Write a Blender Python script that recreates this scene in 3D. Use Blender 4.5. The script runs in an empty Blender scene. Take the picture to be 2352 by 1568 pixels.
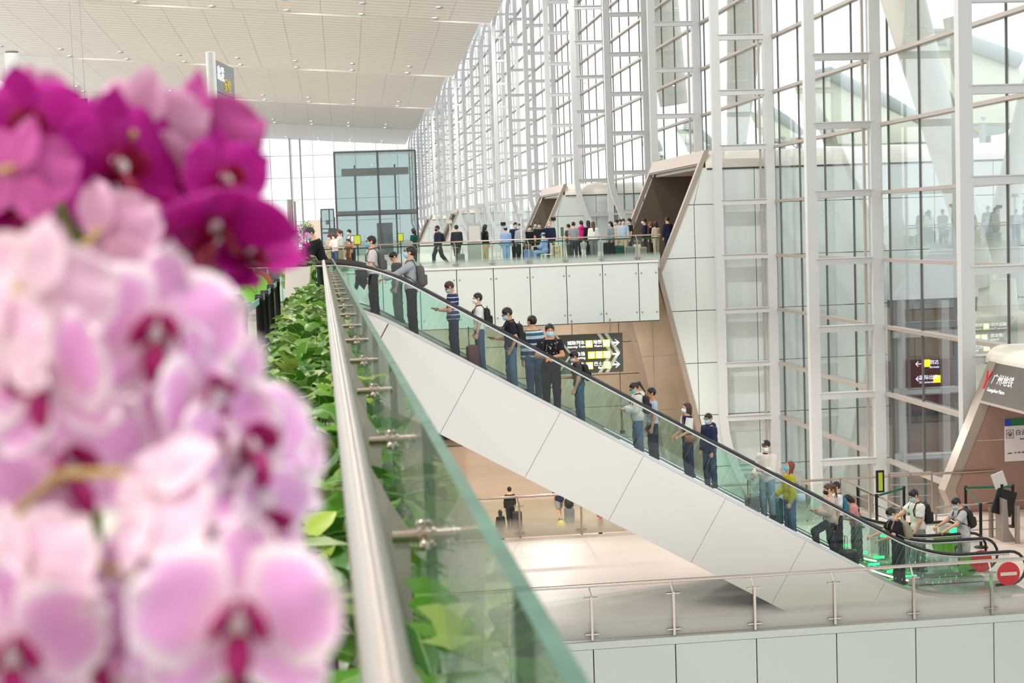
import bpy, math, random
import numpy as np
from mathutils import Vector, Matrix

sc = bpy.context.scene
COL = sc.collection
RND = random.Random(11)
EH = 1.5                      # eye height above the departures floor (z = 0)
F1, F2 = -6.25, -11.0         # mid level floor, lower hall floor

# ------------------------------------------------------------------ camera
FPX, CX, CY = 3400.0, 1176.0, 784.0
_roll = math.atan(.035)
_u, _v = 785 - CX, 542 - CY
_up = _u * math.cos(_roll) - _v * math.sin(_roll)
_vp = _u * math.sin(_roll) + _v * math.cos(_roll)
_pit = math.atan2(-_vp, FPX)
_yaw = math.atan2(-_up, math.hypot(FPX, _vp))
CF = Vector((math.sin(_yaw) * math.cos(_pit), math.cos(_yaw) * math.cos(_pit), -math.sin(_pit)))
_r0 = Vector((math.cos(_yaw), -math.sin(_yaw), 0))
_u0 = _r0.cross(CF)
CR = math.cos(_roll) * _r0 - math.sin(_roll) * _u0
CU = math.sin(_roll) * _r0 + math.cos(_roll) * _u0
CC = Vector((0, 0, EH))
cam = bpy.data.cameras.new('camera')
camo = bpy.data.objects.new('camera', cam)
COL.objects.link(camo)
m = Matrix((CR, CU, -CF)).transposed().to_4x4()
m.translation = CC
camo.matrix_world = m
cam.sensor_width = 36
cam.lens = FPX / 2352 * 36
cam.clip_start, cam.clip_end = .05, 2000
cam.dof.use_dof = True
cam.dof.focus_distance = 28
cam.dof.aperture_fstop = 6.0
sc.camera = camo

# ------------------------------------------------------------------ sky, exposure
w = bpy.data.worlds.new('sky')
sc.world = w
w.use_nodes = True
bg = w.node_tree.nodes['Background']
bg.inputs[0].default_value = (.93, .97, 1, 1)
bg.inputs[1].default_value = 1.25
vs = sc.view_settings
vs.view_transform = 'Standard'
vs.look = 'None'
vs.gamma = 1
vs.use_curve_mapping = False
vs.exposure = 0.32
cy = sc.cycles
cy.max_bounces = 12
cy.diffuse_bounces = 4
cy.glossy_bounces = 4
cy.transparent_max_bounces = 28
cy.transmission_bounces = 4
cy.sample_clamp_indirect = 6
cy.caustics_reflective = False
cy.caustics_refractive = False
try:
    cy.use_denoising = True
    cy.denoiser = 'OPENIMAGEDENOISE'
except Exception:
    pass

def ray(x, y):
    return CF + CR * ((x - CX) / FPX) - CU * ((y - CY) / FPX)
def atY(x, y, Y):
    d = ray(x, y); return CC + d * (Y / d.y)
def atZ(x, y, Z):
    d = ray(x, y); return CC + d * ((Z - EH) / d.z)
def atX(x, y, X):
    d = ray(x, y); return CC + d * (X / d.x)

# ------------------------------------------------------------------ materials
def lin(c):
    if isinstance(c, str):
        c = [int(c[i:i + 2], 16) for i in (0, 2, 4)]
    return tuple(((v / 255) / 12.92 if v / 255 <= .04045 else ((v / 255 + .055) / 1.055) ** 2.4) for v in c[:3]) + (1,)

MATS = {}
def M(name, col=(200, 200, 200), rough=.5, metal=0., var=0., scale=6., bump=0., spec=.5, emit=0., coat=0., wall=None, rnd=0., trans=0.):
    if name in MATS:
        return MATS[name]
    mt = bpy.data.materials.new(name)
    mt.use_nodes = True
    nt = mt.node_tree
    b = nt.nodes['Principled BSDF']
    c = lin(col)
    b.inputs['Base Color'].default_value = c
    b.inputs['Roughness'].default_value = rough
    b.inputs['Metallic'].default_value = metal
    b.inputs['Specular IOR Level'].default_value = spec
    if coat:
        b.inputs['Coat Weight'].default_value = coat
        b.inputs['Coat Roughness'].default_value = .08
    if emit:
        b.inputs['Emission Color'].default_value = c
        b.inputs['Emission Strength'].default_value = emit
    if var or bump:
        geo = nt.nodes.new('ShaderNodeNewGeometry')
        no = nt.nodes.new('ShaderNodeTexNoise')
        no.inputs['Scale'].default_value = scale
        no.inputs['Detail'].default_value = 5
        nt.links.new(geo.outputs['Position'], no.inputs['Vector'])
        if var:
            rp = nt.nodes.new('ShaderNodeValToRGB')
            lo = tuple(max(0, x * (1 - var)) for x in c[:3]) + (1,)
            hi = tuple(min(1, x * (1 + var)) for x in c[:3]) + (1,)
            rp.color_ramp.elements[0].position, rp.color_ramp.elements[1].position = .3, .7
            rp.color_ramp.elements[0].color, rp.color_ramp.elements[1].color = lo, hi
            nt.links.new(no.outputs['Fac'], rp.inputs['Fac'])
            nt.links.new(rp.outputs['Color'], b.inputs['Base Color'])
        if bump:
            bp = nt.nodes.new('ShaderNodeBump')
            bp.inputs['Strength'].default_value = bump
            bp.inputs['Distance'].default_value = .01
            nt.links.new(no.outputs['Fac'], bp.inputs['Height'])
            nt.links.new(bp.outputs['Normal'], b.inputs['Normal'])
    if rnd:
        oi = nt.nodes.new('ShaderNodeObjectInfo')
        hs = nt.nodes.new('ShaderNodeHueSaturation')
        mr = nt.nodes.new('ShaderNodeMapRange')
        mr.inputs['To Min'].default_value, mr.inputs['To Max'].default_value = 1 - rnd, 1 + rnd
        nt.links.new(oi.outputs['Random'], mr.inputs['Value'])
        nt.links.new(mr.outputs['Result'], hs.inputs['Value'])
        hs.inputs['Color'].default_value = c
        nt.links.new(hs.outputs['Color'], b.inputs['Base Color'])
    if trans:
        tr = nt.nodes.new('ShaderNodeBsdfTranslucent')
        tr.inputs['Color'].default_value = c
        mx = nt.nodes.new('ShaderNodeMixShader')
        mx.inputs[0].default_value = trans
        out = nt.nodes['Material Output']
        nt.links.new(b.outputs[0], mx.inputs[1]); nt.links.new(tr.outputs[0], mx.inputs[2])
        nt.links.new(mx.outputs[0], out.inputs['Surface'])
    MATS[name] = mt
    return mt

def glass(name, tint, refl=1.0, ior=1.45, frit=None, body=0., bodycol=(225, 235, 230)):
    """thin clear pane: tinted see-through plus a mirror reflection; frit = (z low, z high) of a printed white fade; body = milky share"""
    if name in MATS:
        return MATS[name]
    mt = bpy.data.materials.new(name)
    mt.use_nodes = True
    nt = mt.node_tree
    nt.nodes.clear()
    out = nt.nodes.new('ShaderNodeOutputMaterial')
    tr = nt.nodes.new('ShaderNodeBsdfTransparent'); tr.inputs[0].default_value = lin(tint)
    gl = nt.nodes.new('ShaderNodeBsdfGlossy'); gl.inputs['Roughness'].default_value = .0
    gl.inputs[0].default_value = (1, 1, 1, 1)
    fr = nt.nodes.new('ShaderNodeFresnel'); fr.inputs[0].default_value = ior
    mu = nt.nodes.new('ShaderNodeMath'); mu.operation = 'MULTIPLY'; mu.inputs[1].default_value = refl
    mx = nt.nodes.new('ShaderNodeMixShader')
    nt.links.new(fr.outputs[0], mu.inputs[0]); nt.links.new(mu.outputs[0], mx.inputs[0])
    nt.links.new(tr.outputs[0], mx.inputs[1]); nt.links.new(gl.outputs[0], mx.inputs[2])
    last = mx
    if frit or body:
        df = nt.nodes.new('ShaderNodeBsdfDiffuse'); df.inputs[0].default_value = lin(bodycol)
        tl = nt.nodes.new('ShaderNodeBsdfTranslucent'); tl.inputs[0].default_value = lin(bodycol)
        m1 = nt.nodes.new('ShaderNodeMixShader'); m1.inputs[0].default_value = .4
        nt.links.new(df.outputs[0], m1.inputs[1]); nt.links.new(tl.outputs[0], m1.inputs[2])
        m2 = nt.nodes.new('ShaderNodeMixShader')
        nt.links.new(mx.outputs[0], m2.inputs[1]); nt.links.new(m1.outputs[0], m2.inputs[2])
        if frit:
            ge = nt.nodes.new('ShaderNodeNewGeometry'); sx = nt.nodes.new('ShaderNodeSeparateXYZ')
            mr = nt.nodes.new('ShaderNodeMapRange')
            mr.inputs['From Min'].default_value, mr.inputs['From Max'].default_value = frit[1], frit[0]
            mr.inputs['To Min'].default_value, mr.inputs['To Max'].default_value = body, .85
            nt.links.new(ge.outputs['Position'], sx.inputs[0]); nt.links.new(sx.outputs['Z'], mr.inputs['Value'])
            nt.links.new(mr.outputs[0], m2.inputs[0])
        else:
            m2.inputs[0].default_value = body
        last = m2
    nt.links.new(last.outputs[0], out.inputs['Surface'])
    MATS[name] = mt
    return mt

def floor_mat(name, col, tile, rough, joint=.006):
    """polished stone: tiles from a brick grid, slight speckle"""
    mt = bpy.data.materials.new(name); mt.use_nodes = True
    nt = mt.node_tree; b = nt.nodes['Principled BSDF']
    c = lin(col)
    ge = nt.nodes.new('ShaderNodeNewGeometry')
    br = nt.nodes.new('ShaderNodeTexBrick'); br.offset = 0
    br.inputs['Scale'].default_value = 1 / tile
    br.inputs['Brick Width'].default_value = 1; br.inputs['Row Height'].default_value = 1
    br.inputs['Mortar Size'].default_value = joint
    br.inputs['Color1'].default_value = c; br.inputs['Color2'].default_value = tuple(x * .95 for x in c[:3]) + (1,)
    br.inputs['Mortar'].default_value = tuple(x * .9 for x in c[:3]) + (1,)
    no = nt.nodes.new('ShaderNodeTexNoise'); no.inputs['Scale'].default_value = 45; no.inputs['Detail'].default_value = 4
    mx = nt.nodes.new('ShaderNodeMixRGB'); mx.blend_type = 'OVERLAY'; mx.inputs[0].default_value = .28
    nt.links.new(ge.outputs['Position'], br.inputs['Vector']); nt.links.new(ge.outputs['Position'], no.inputs['Vector'])
    nt.links.new(br.outputs['Color'], mx.inputs[1]); nt.links.new(no.outputs['Fac'], mx.inputs[2])
    nt.links.new(mx.outputs[0], b.inputs['Base Color'])
    b.inputs['Roughness'].default_value = rough
    MATS[name] = mt
    return mt

# ------------------------------------------------------------------ objects
def tag(o, label=None, cat=None, group=None, kind=None):
    if label: o['label'] = label
    if cat: o['category'] = cat
    if group: o['group'] = group
    if kind: o['kind'] = kind
    return o
def thing(name, label, cat, loc=(0, 0, 0), group=None, rz=0, kind=None):
    o = bpy.data.objects.new(name, None)
    o.empty_display_size = .2
    COL.objects.link(o)
    o.location = loc
    o.rotation_euler = (0, 0, rz)
    return tag(o, label, cat, group, kind)
def adopt(o, parent, local=False):
    o.parent = parent
    if parent is not None and not local:
        o.matrix_parent_inverse = basis_world(parent).inverted()
def basis_world(o):
    mb = o.matrix_basis.copy()
    while o.parent is not None:
        mb = o.parent.matrix_basis @ o.matrix_parent_inverse @ mb
        o = o.parent
    return mb
def put(name, mesh, parent=None, loc=None, rot=None, scale=None, mtx=None, local=False):
    o = bpy.data.objects.new(name, mesh)
    COL.objects.link(o)
    if mtx is not None:
        o.matrix_basis = mtx
    else:
        if loc is not None: o.location = loc
        if rot is not None: o.rotation_euler = rot
        if scale is not None: o.scale = scale
    if parent is not None: adopt(o, parent, local)
    return o

class MB:
    """collects shapes, then links them as ONE mesh object"""
    def __init__(s):
        s.v, s.f, s.m, s.s = [], [], [], []
    def add(s, vs, fs, mi=0, sm=False):
        n = len(s.v)
        s.v.extend([tuple(p) for p in vs])
        for f in fs:
            s.f.append([i + n for i in f]); s.m.append(mi); s.s.append(sm)
        return s
    def box(s, x0, x1, y0, y1, z0, z1, mi=0):
        vs = [(x, y, z) for x in (x0, x1) for y in (y0, y1) for z in (z0, z1)]
        return s.add(vs, [(0, 1, 3, 2), (4, 6, 7, 5), (0, 4, 5, 1), (2, 3, 7, 6), (0, 2, 6, 4), (1, 5, 7, 3)], mi)
    def obox(s, c, ax, ay, az, mi=0):
        c = Vector(c); ax, ay, az = Vector(ax), Vector(ay), Vector(az)
        vs = [c + a * ax + b * ay + d * az for a in (-1, 1) for b in (-1, 1) for d in (-1, 1)]
        return s.add(vs, [(0, 1, 3, 2), (4, 6, 7, 5), (0, 4, 5, 1), (2, 3, 7, 6), (0, 2, 6, 4), (1, 5, 7, 3)], mi)
    def bar(s, p, q, wd, ht, up=(0, 0, 1), mi=0):
        p, q = Vector(p), Vector(q); d = (q - p); a = d.normalized()
        side = a.cross(Vector(up)).normalized(); u2 = side.cross(a)
        return s.obox((p + q) / 2, d / 2, side * wd / 2, u2 * ht / 2, mi)
    def tube(s, pts, r, n=8, mi=0, closed=False, flat=None):
        pts = [Vector(p) for p in pts]; rs = r if isinstance(r, (list, tuple)) else [r] * len(pts)
        k = len(pts); rings = []; ref = None
        for i, p in enumerate(pts):
            if closed: d = pts[(i + 1) % k] - pts[i - 1]
            else: d = pts[min(i + 1, k - 1)] - pts[max(i - 1, 0)]
            d.normalize()
            if ref is None:
                ref = Vector((0, 0, 1)) if abs(d.z) < .9 else Vector((0, 1, 0))
            a = d.cross(ref)
            if a.length < 1e-4: a = d.orthogonal()
            a.normalize(); b = a.cross(d); ref = b
            fl = flat or 1
            rings.append([p + rs[i] * (math.cos(t) * a + math.sin(t) * b * fl) for t in [2 * math.pi * j / n for j in range(n)]])
        vs = [q for rg in rings for q in rg]; fs = []
        for i in range(k if closed else k - 1):
            i2 = (i + 1) % k
            for j in range(n):
                j2 = (j + 1) % n
                fs.append((i * n + j, i * n + j2, i2 * n + j2, i2 * n + j))
        s.add(vs, fs, mi, True)
        if not closed:
            s.add(rings[0], [tuple(range(n))[::-1]], mi); s.add(rings[-1], [tuple(range(n))], mi)
        return s
    def prism(s, poly, axis, a, b, mi=0):
        """poly of 2-D points: axis 'y' -> (x, z), 'x' -> (y, z), 'z' -> (x, y)"""
        def P(p, t):
            return {'y': (p[0], t, p[1]), 'x': (t, p[0], p[1]), 'z': (p[0], p[1], t)}[axis]
        n = len(poly)
        vs = [P(p, a) for p in poly] + [P(p, b) for p in poly]
        fs = [tuple(range(n)), tuple(range(n, 2 * n))[::-1]] + [(i, i + n, (i + 1) % n + n, (i + 1) % n) for i in range(n)]
        return s.add(vs, fs, mi)
    def strip(s, top, bot, axis, a, b, mi=0):
        """solid between two polylines of equal length (convex pieces), extruded along axis"""
        for i in range(len(top) - 1):
            s.prism([top[i], top[i + 1], bot[i + 1], bot[i]], axis, a, b, mi)
        return s
    def lathe(s, prof, c=(0, 0, 0), n=16, mi=0):
        c = Vector(c); vs = []; fs = []
        for r, z in prof:
            for j in range(n):
                t = 2 * math.pi * j / n; vs.append(c + Vector((r * math.cos(t), r * math.sin(t), z)))
        for i in range(len(prof) - 1):
            for j in range(n):
                j2 = (j + 1) % n; fs.append((i * n + j, i * n + j2, (i + 1) * n + j2, (i + 1) * n + j))
        s.add(vs, fs, mi, True)
        s.add(vs[:n], [tuple(range(n))[::-1]], mi); s.add(vs[-n:], [tuple(range(n))], mi)
        return s
    def ball(s, c, r, n=10, mi=0, sq=(1, 1, 1)):
        prof = [(max(1e-4, math.sin(t)) * r * sq[0], -math.cos(t) * r * sq[2]) for t in [math.pi * i / (n // 2) for i in range(n // 2 + 1)]]
        return s.lathe(prof, c, n, mi)
    def grid(s, P, mi=0, sm=True):
        nu, nv = len(P), len(P[0])
        return s.add([q for row in P for q in row], [(i * nv + j, i * nv + j + 1, (i + 1) * nv + j + 1, (i + 1) * nv + j) for i in range(nu - 1) for j in range(nv - 1)], mi, sm)
    def mesh(s, name, mats):
        me = bpy.data.meshes.new(name)
        me.from_pydata(s.v, [], s.f)
        if not isinstance(mats, (list, tuple)): mats = [mats]
        for mt in mats: me.materials.append(mt)
        me.polygons.foreach_set('material_index', s.m)
        me.polygons.foreach_set('use_smooth', s.s)
        me.update()
        return me
    def build(s, name, mats, parent=None, local=False):
        return put(name, s.mesh(name, mats), parent, local=local)

_cubes = {}
def cube(mat):
    if mat.name not in _cubes:
        _cubes[mat.name] = MB().box(-.5, .5, -.5, .5, -.5, .5).mesh('block', mat)
    return _cubes[mat.name]
def bx(name, mat, x0, x1, y0, y1, z0, z1, parent=None):
    """a box piece sharing one block mesh"""
    return put(name, cube(mat), parent, ((x0 + x1) / 2, (y0 + y1) / 2, (z0 + z1) / 2), None, (abs(x1 - x0), abs(y1 - y0), abs(z1 - z0)))
def obx(name, mat, p, q, wd, ht, parent=None, up=(0, 0, 1)):
    p, q = Vector(p), Vector(q); d = q - p; a = d.normalized()
    sd = a.cross(Vector(up)).normalized(); u2 = sd.cross(a)
    mm = Matrix((a * d.length, sd * wd, u2 * ht)).transposed().to_4x4(); mm.translation = (p + q) / 2
    return put(name, cube(mat), parent, mtx=mm)

def text(body, size, mat, origin, xdir, ydir, name='lettering', parent=None, align='LEFT', ext=.004, bold=False, spacing=1.0):
    cu = bpy.data.curves.new(name, 'FONT')
    cu.body = body; cu.size = size; cu.align_x = align; cu.extrude = ext; cu.resolution_u = 2
    cu.space_character = spacing
    if bold: cu.offset = size * .012
    to = bpy.data.objects.new(name, cu); COL.objects.link(to)
    dg = bpy.context.evaluated_depsgraph_get()
    me = bpy.data.meshes.new_from_object(to.evaluated_get(dg))
    bpy.data.objects.remove(to); bpy.data.curves.remove(cu)
    me.materials.clear(); me.materials.append(mat)
    x, y = Vector(xdir).normalized(), Vector(ydir).normalized(); z = x.cross(y)
    mm = Matrix((x, y, z)).transposed().to_4x4(); mm.translation = Vector(origin)
    return put(name, me, parent, mtx=mm)

# common finishes
WHITE = M('white painted steel', (205, 207, 206), .42)
STEEL = M('brushed steel', (160, 152, 144), .32, 1.0)
CHROME = M('polished steel', (186, 172, 160), .2, 1.0)
DARK = M('black rubber', (22, 22, 23), .45)
BLACKM = M('black metal', (28, 29, 30), .4, .3)
GREYF = M('grey frame metal', (176, 166, 158), .45, .25)
DGREY = M('dark grey metal', (74, 76, 78), .45, .2)
JOINT = M('dark joint', (70, 72, 72), .7)
PANE = glass('curtain wall glass', (251, 254, 253), .3)
CLEAR = glass('clear railing glass', (244, 251, 248), .8)
ESCG = glass('green balustrade glass', (246, 252, 250), .7)
EDGE = M('green glass edge', (54, 98, 80), .45, 0, var=.3, scale=9, spec=.25)
# ================================================================== FLOORS, SLABS
SLAB = M('white cladding', (226, 225, 222), .45)
FL0 = floor_mat('cream hall stone', (196, 188, 178), .9, .22)
FL1 = floor_mat('pale pink granite', (230, 212, 202), .9, .42)
FL2 = floor_mat('beige lower stone', (190, 170, 150), .9, .2)
STONE = M('beige wall stone', (178, 162, 140), .4, var=.07, scale=1.2)
BROWN = M('brown glossy panel', (112, 100, 88), .28, .15, var=.05, scale=.8)
TAUPE = M('taupe metal trim', (168, 154, 142), .35, .3)
FROST = M('frosted white glass panel', (212, 220, 216), .22, spec=.55, coat=.3)
CREAM = M('cream roof coping', (232, 226, 214), .4)

def struct(o, label=None):
    o['kind'] = 'structure'
    if label: o['label'] = label
    return o
mb = MB().box(-60, .12, -36, 360, -.6, 0).box(.12, 16, 74, 360, -.6, 0)
struct(mb.build('floor', FL0), 'cream stone departures floor beside the planter')
struct(MB().box(-30, 30, 27.15, 36.6, -6.9, F1).build('floor', FL1), 'pale granite floor of the middle landing under the escalators')
struct(MB().box(-40, 18.6, 36.6, 90, F2 - .4, F2).build('floor', FL2), 'beige stone floor of the lowest hall')
struct(MB().box(-.1, 13.7, 63.35, 75, -.35, 0).build('floor', FL0), 'floor of the far footbridge behind its glass railing')
struct(MB().box(-.1, 13.7, 64.2, 73.4, -2.6, -.36).build('trim_4', M('soffit panel', (196, 172, 140), .5)), 'beige underside of the far footbridge')

# near fascia: separate panels with dark joints, below the near glass railing
PX_POST = [1167, 1358, 1548, 1735, 1917, 2097, 2277]
xs = [atY(x, 1400, 27.05).x for x in PX_POST]
step = (xs[-1] - xs[0]) / 6
NX = [xs[0] + step * k for k in range(-3, 10)]
fa = thing('trim_1', 'row of white fascia panels below the near glass railing', None, (0, 27, F1), kind='structure')
bx('backing', JOINT, NX[0], NX[-1], 27.03, 27.12, -9.5, F1 - .12, fa)
bx('ledge', M('grey white fascia glass', (172, 175, 166), .35), NX[0], NX[-1], 26.94, 27.16, F1 - .14, F1 - .005, fa)
for a, b in zip(NX, NX[1:]):
    bx('panel', M('grey white fascia glass', (172, 175, 166), .35), a + .011, b - .011, 26.95, 27.035, -9.4, F1 - .15, fa)
# far bridge fascia
xs2 = [atY(x, 660, 63.3).x for x in (1134, 1218, 1301, 1385, 1467)]
st2 = (xs2[-1] - xs2[0]) / 4
BXS = [xs2[0] + st2 * k for k in range(-6, 6)]
BXS[-1] = 13.6
fb = thing('trim_2', 'white glass fascia panels of the far footbridge', None, (0, 63.3, 0), kind='structure')
bx('backing', JOINT, BXS[0], BXS[-1], 63.32, 63.6, -2.66, -.06, fb)
bx('ledge', SLAB, BXS[0], BXS[-1], 63.2, 63.4, -.1, -.005, fb)
for a, b in zip(BXS, BXS[1:]):
    bx('panel', FROST, a + .018, b - .018, 63.24, 63.32, -2.62, -.12, fb)
    for zz in (-.55, -2.25):
        for xx in (a + .12, b - .12):
            put('bolt', cube(STEEL), fb, (xx, 63.23, zz), None, (.05, .03, .05))
# lower hall back wall of stone panels
wb = thing('wall_back', 'beige stone panel wall of the lower hall under the footbridge', None, (10, 86, F2), kind='structure')
bx('backing', JOINT, -20, 24, 86.05, 86.4, F2, -2, wb)
for i in range(11):
    for j in range(5):
        bx('panel', STONE, -20 + i * 4 + .02, -16 + i * 4 - .02, 85.96, 86.06, F2 + j * 1.9 + .02, F2 + j * 1.9 + 1.88, wb)
# side wall below the departures slab, right under the planter
struct(MB().box(-.3, .1, 31, 63, -6.2, -.6).build('wall_left', SLAB), 'white wall under the edge of the departures floor')
# end wall of the hall: pale glass with slim posts
ew = thing('window_90', 'tall bright glazing closing the far end of the hall', None, (-10, 356, 0), kind='structure')
for i in range(12):
    for j in range(5):
        bx('pane', PANE, -46 + i * 5 + .05, -41 + i * 5 - .05, 356, 356.05, j * 5.2 + .05, j * 5.2 + 5.15, ew)
for i in range(13):
    bx('mullion', WHITE, -46 + i * 5 - .06, -46 + i * 5 + .06, 355.7, 356, 0, 26, ew)
for j in range(6):
    bx('transom', WHITE, -46, 14, 355.7, 356, j * 5.2 - .06, j * 5.2 + .06, ew)
for x in (-11.3, -8.9):
    bx('post', WHITE, x - .2, x + .2, 354.5, 355, 0, 26, ew)

# unseen opaque wall added behind the viewer to hold back sky light
struct(MB().box(-60, 22, -36.5, -36, -12, 26).build('wall_sky_block', SLAB), 'plain unseen white wall added behind the viewer to block sky light')

# ================================================================== CEILING
def rib_mat():
    mt = bpy.data.materials.new('slatted ceiling metal'); mt.use_nodes = True
    nt = mt.node_tree; b = nt.nodes['Principled BSDF']
    ge = nt.nodes.new('ShaderNodeNewGeometry'); wv = nt.nodes.new('ShaderNodeTexWave')
    wv.bands_direction = 'Y'; wv.inputs['Scale'].default_value = .2
    rp = nt.nodes.new('ShaderNodeValToRGB')
    rp.color_ramp.elements[0].position, rp.color_ramp.elements[1].position = .02, .22
    rp.color_ramp.elements[0].color, rp.color_ramp.elements[1].color = lin((205, 198, 189)), lin((231, 226, 219))
    nt.links.new(ge.outputs['Position'], wv.inputs['Vector']); nt.links.new(wv.outputs['Fac'], rp.inputs['Fac'])
    nt.links.new(rp.outputs['Color'], b.inputs['Base Color']); b.inputs['Roughness'].default_value = .55
    return mt
CEIL = rib_mat()
LIPM = M('ceiling lip', (236, 232, 226), .5)
def zlip(x): return 22.7 + .072 * (16.6 - x)
FP = 51
FOLDS = [-51 + FP * k for k in range(9)]
ce = thing('ceiling', 'wavy white slatted ceiling with rows of downlights', None, (0, 100, 22), kind='structure')
XS = [16.1 - 4.3 * k for k in range(17)]
def crise(t): return 2.1 * (1 - t) ** 1.25
for Y in FOLDS[:-1]:
    for xa, xb in zip(XS, XS[1:]):
        P = []
        for k in range(9):
            t = k / 8; y = Y + .25 + (FP - .25) * t
            P.append([(xa - .012, y, zlip(xa) + crise(t)), (xb + .012, y, zlip(xb) + crise(t))])
        q = MB().grid(P)
        q.grid([[(a[0], a[1], a[2] + .08) for a in r[::-1]] for r in P])
        q.build('panel', CEIL, ce)
    q = MB()
    for xa, xb in zip(XS, XS[1:]):
        q.add([(x, y, zlip(x) + z) for x in (xa, xb) for y, z in ((Y - .2, -.18), (Y + .3, -.1), (Y + .3, 2.1), (Y - .2, 1.9))],
              [(0, 1, 5, 4), (1, 2, 6, 5), (2, 3, 7, 6), (3, 0, 4, 7)])
    q.build('lip', LIPM, ce)
q = MB()
for Y in FOLDS[:-1]:
    q.add([(x, y, zlip(x) + 2.6) for x in (16.1, -52) for y in (Y, Y + FP)], [(0, 1, 3, 2)])
q.build('backing', LIPM, ce)
LAMP = M('downlight glow', (255, 246, 232), .5, emit=45)
ring_me = MB().lathe([(.27, 0), (.34, 0), (.34, .12), (.27, .12), (.27, 0)], n=14).mesh('lamp_ring', WHITE)
disc_me = MB().lathe([(.27, .02), (.27, .07)], n=14).mesh('lamp_disc', LAMP)
for fi, Y in enumerate(FOLDS[3:], 3):
    for k in range(8):
        X = 10.4 - 7.4 * k - (fi % 2) * .6
        if X < -46: continue
        for row, yy in (('front', Y - 1.1), ('rear', Y - 7.2)):
            t = (yy - (Y - FP)) / FP
            z = zlip(X) + crise(t) - .12
            l = thing('ceiling_light', 'downlight in the %s row of the %s ceiling fold, %s from the glass' % (row, ['nearest', 'second', 'third', 'fourth', 'fifth', 'farthest'][fi - 3], ['first', 'second', 'third', 'fourth', 'fifth', 'sixth', 'seventh', 'eighth'][k]), 'ceiling light', (X, yy, z), 'downlights in the ceiling')
            put('ring', ring_me, l, local=True); put('diffuser', disc_me, l, local=True)
def area(name, loc, size, power, col=(1, .97, .93), rot=(0, 0, 0)):
    ld = bpy.data.lights.new(name, 'AREA'); ld.shape = 'DISK'; ld.size = size; ld.energy = power; ld.color = col
    lo = bpy.data.objects.new(name, ld); COL.objects.link(lo); lo.location = loc; lo.rotation_euler = rot
    return lo
for Y in (0, 51, 102, 153, 204, 255):
    for X in (10.3, -4.4, -19, -34):
        area('downlight_beam', (X, Y - 3.8, zlip(X) - .1), 1.2, 3000 if Y == 0 else 2400)
for X in (-2, 6, 13):
    for Y in (45, 58, 71, 82):
        area('lower_hall_fill', (X, Y, -2.8), .3, 320, (1, .93, .86))  # unseen warm fill lights added to brighten the lower hall

# ================================================================== GLASS WALL (ladder trusses and glazed bays)
TY = [37.6 + 12.9 * n for n in range(-5, 25)]
MULL = M('mullion grey', (104, 100, 97), .5, .2)
XI, XO, XG = 16.35, 18.7, 19.05
def chord_x(z, zb):
    x = XI
    if z < zb + 5.2: x += (XO - XI) * ((zb + 5.2 - z) / 5.2) ** 1.8
    if z > 21.5: x += (XO - XI) * min(1, (z - 21.5) / 6.5) ** 1.8
    return x
ORD = ['first', 'second', 'third', 'fourth', 'fifth', 'sixth', 'seventh', 'eighth', 'ninth', 'tenth', 'eleventh', 'twelfth', 'thirteenth', 'fourteenth', 'fifteenth', 'sixteenth', 'seventeenth', 'eighteenth', 'nineteenth', 'twentieth', 'twenty-first', 'twenty-second', 'twenty-third', 'twenty-fourth', 'twenty-fifth']
for n, Y in enumerate(TY):
    i = n - 5
    zb = {0: -13, 1: -14, 2: -12.3}.get(i, -13 if i < 0 else -.4)
    zl_ = max(zb, -10.98)
    lab = ('white steel ladder truss of the glass wall, %s from the right' % ORD[i]) if 0 <= i < 25 else ''
    if i < 0: lab = 'white steel ladder truss outside the right edge of the view, %s beside the viewer' % ORD[-i - 1]
    t = thing('ladder_truss', lab, 'truss', (XO, Y, zl_), 'ladder trusses of the glass wall')
    zs = [zl_] + [z for z in (zb + 5.2 * (k / 8) for k in range(1, 9)) if z > zl_ + .1] + [10, 21.5] + [21.5 + 6.5 * k / 6 for k in range(1, 7)]
    a = [(chord_x(z, zb) - .17, z) for z in zs]; b = [(chord_x(z, zb) + .2, z) for z in zs]
    MB().strip(a, b, 'y', Y - .14, Y + .14).build('inner_chord', WHITE, t)
    bx('outer_chord', WHITE, XO - .2, XO + .2, Y - .16, Y + .16, zl_, 28, t)
    bx('glazing_post', GREYF, XO - .44, XO - .36, Y - .05, Y + .05, zl_, 28, t) if i < 4 else None
    zr = [2.37 * k for k in range(-5, 12) if 2.37 * k > zl_ + .6]
    if i < 9:
        for z in zr:
            x0 = chord_x(z, zb)
            if x0 < XO - .5:
                bx('rung', WHITE, x0 + .1, XO - .1, Y - .12, Y + .12, z - .11, z + .11, t)
                bx('rung_flange', WHITE, x0 + .1, XO - .1, Y - .17, Y + .17, z + .1, z + .13, t)
    else:
        q = MB()
        for z in zr:
            if chord_x(z, zb) < XO - .5: q.box(chord_x(z, zb) + .1, XO - .1, Y - .12, Y + .12, z - .11, z + .11)
        q.build('rungs', WHITE, t)['kind'] = 'stuff'
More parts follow.
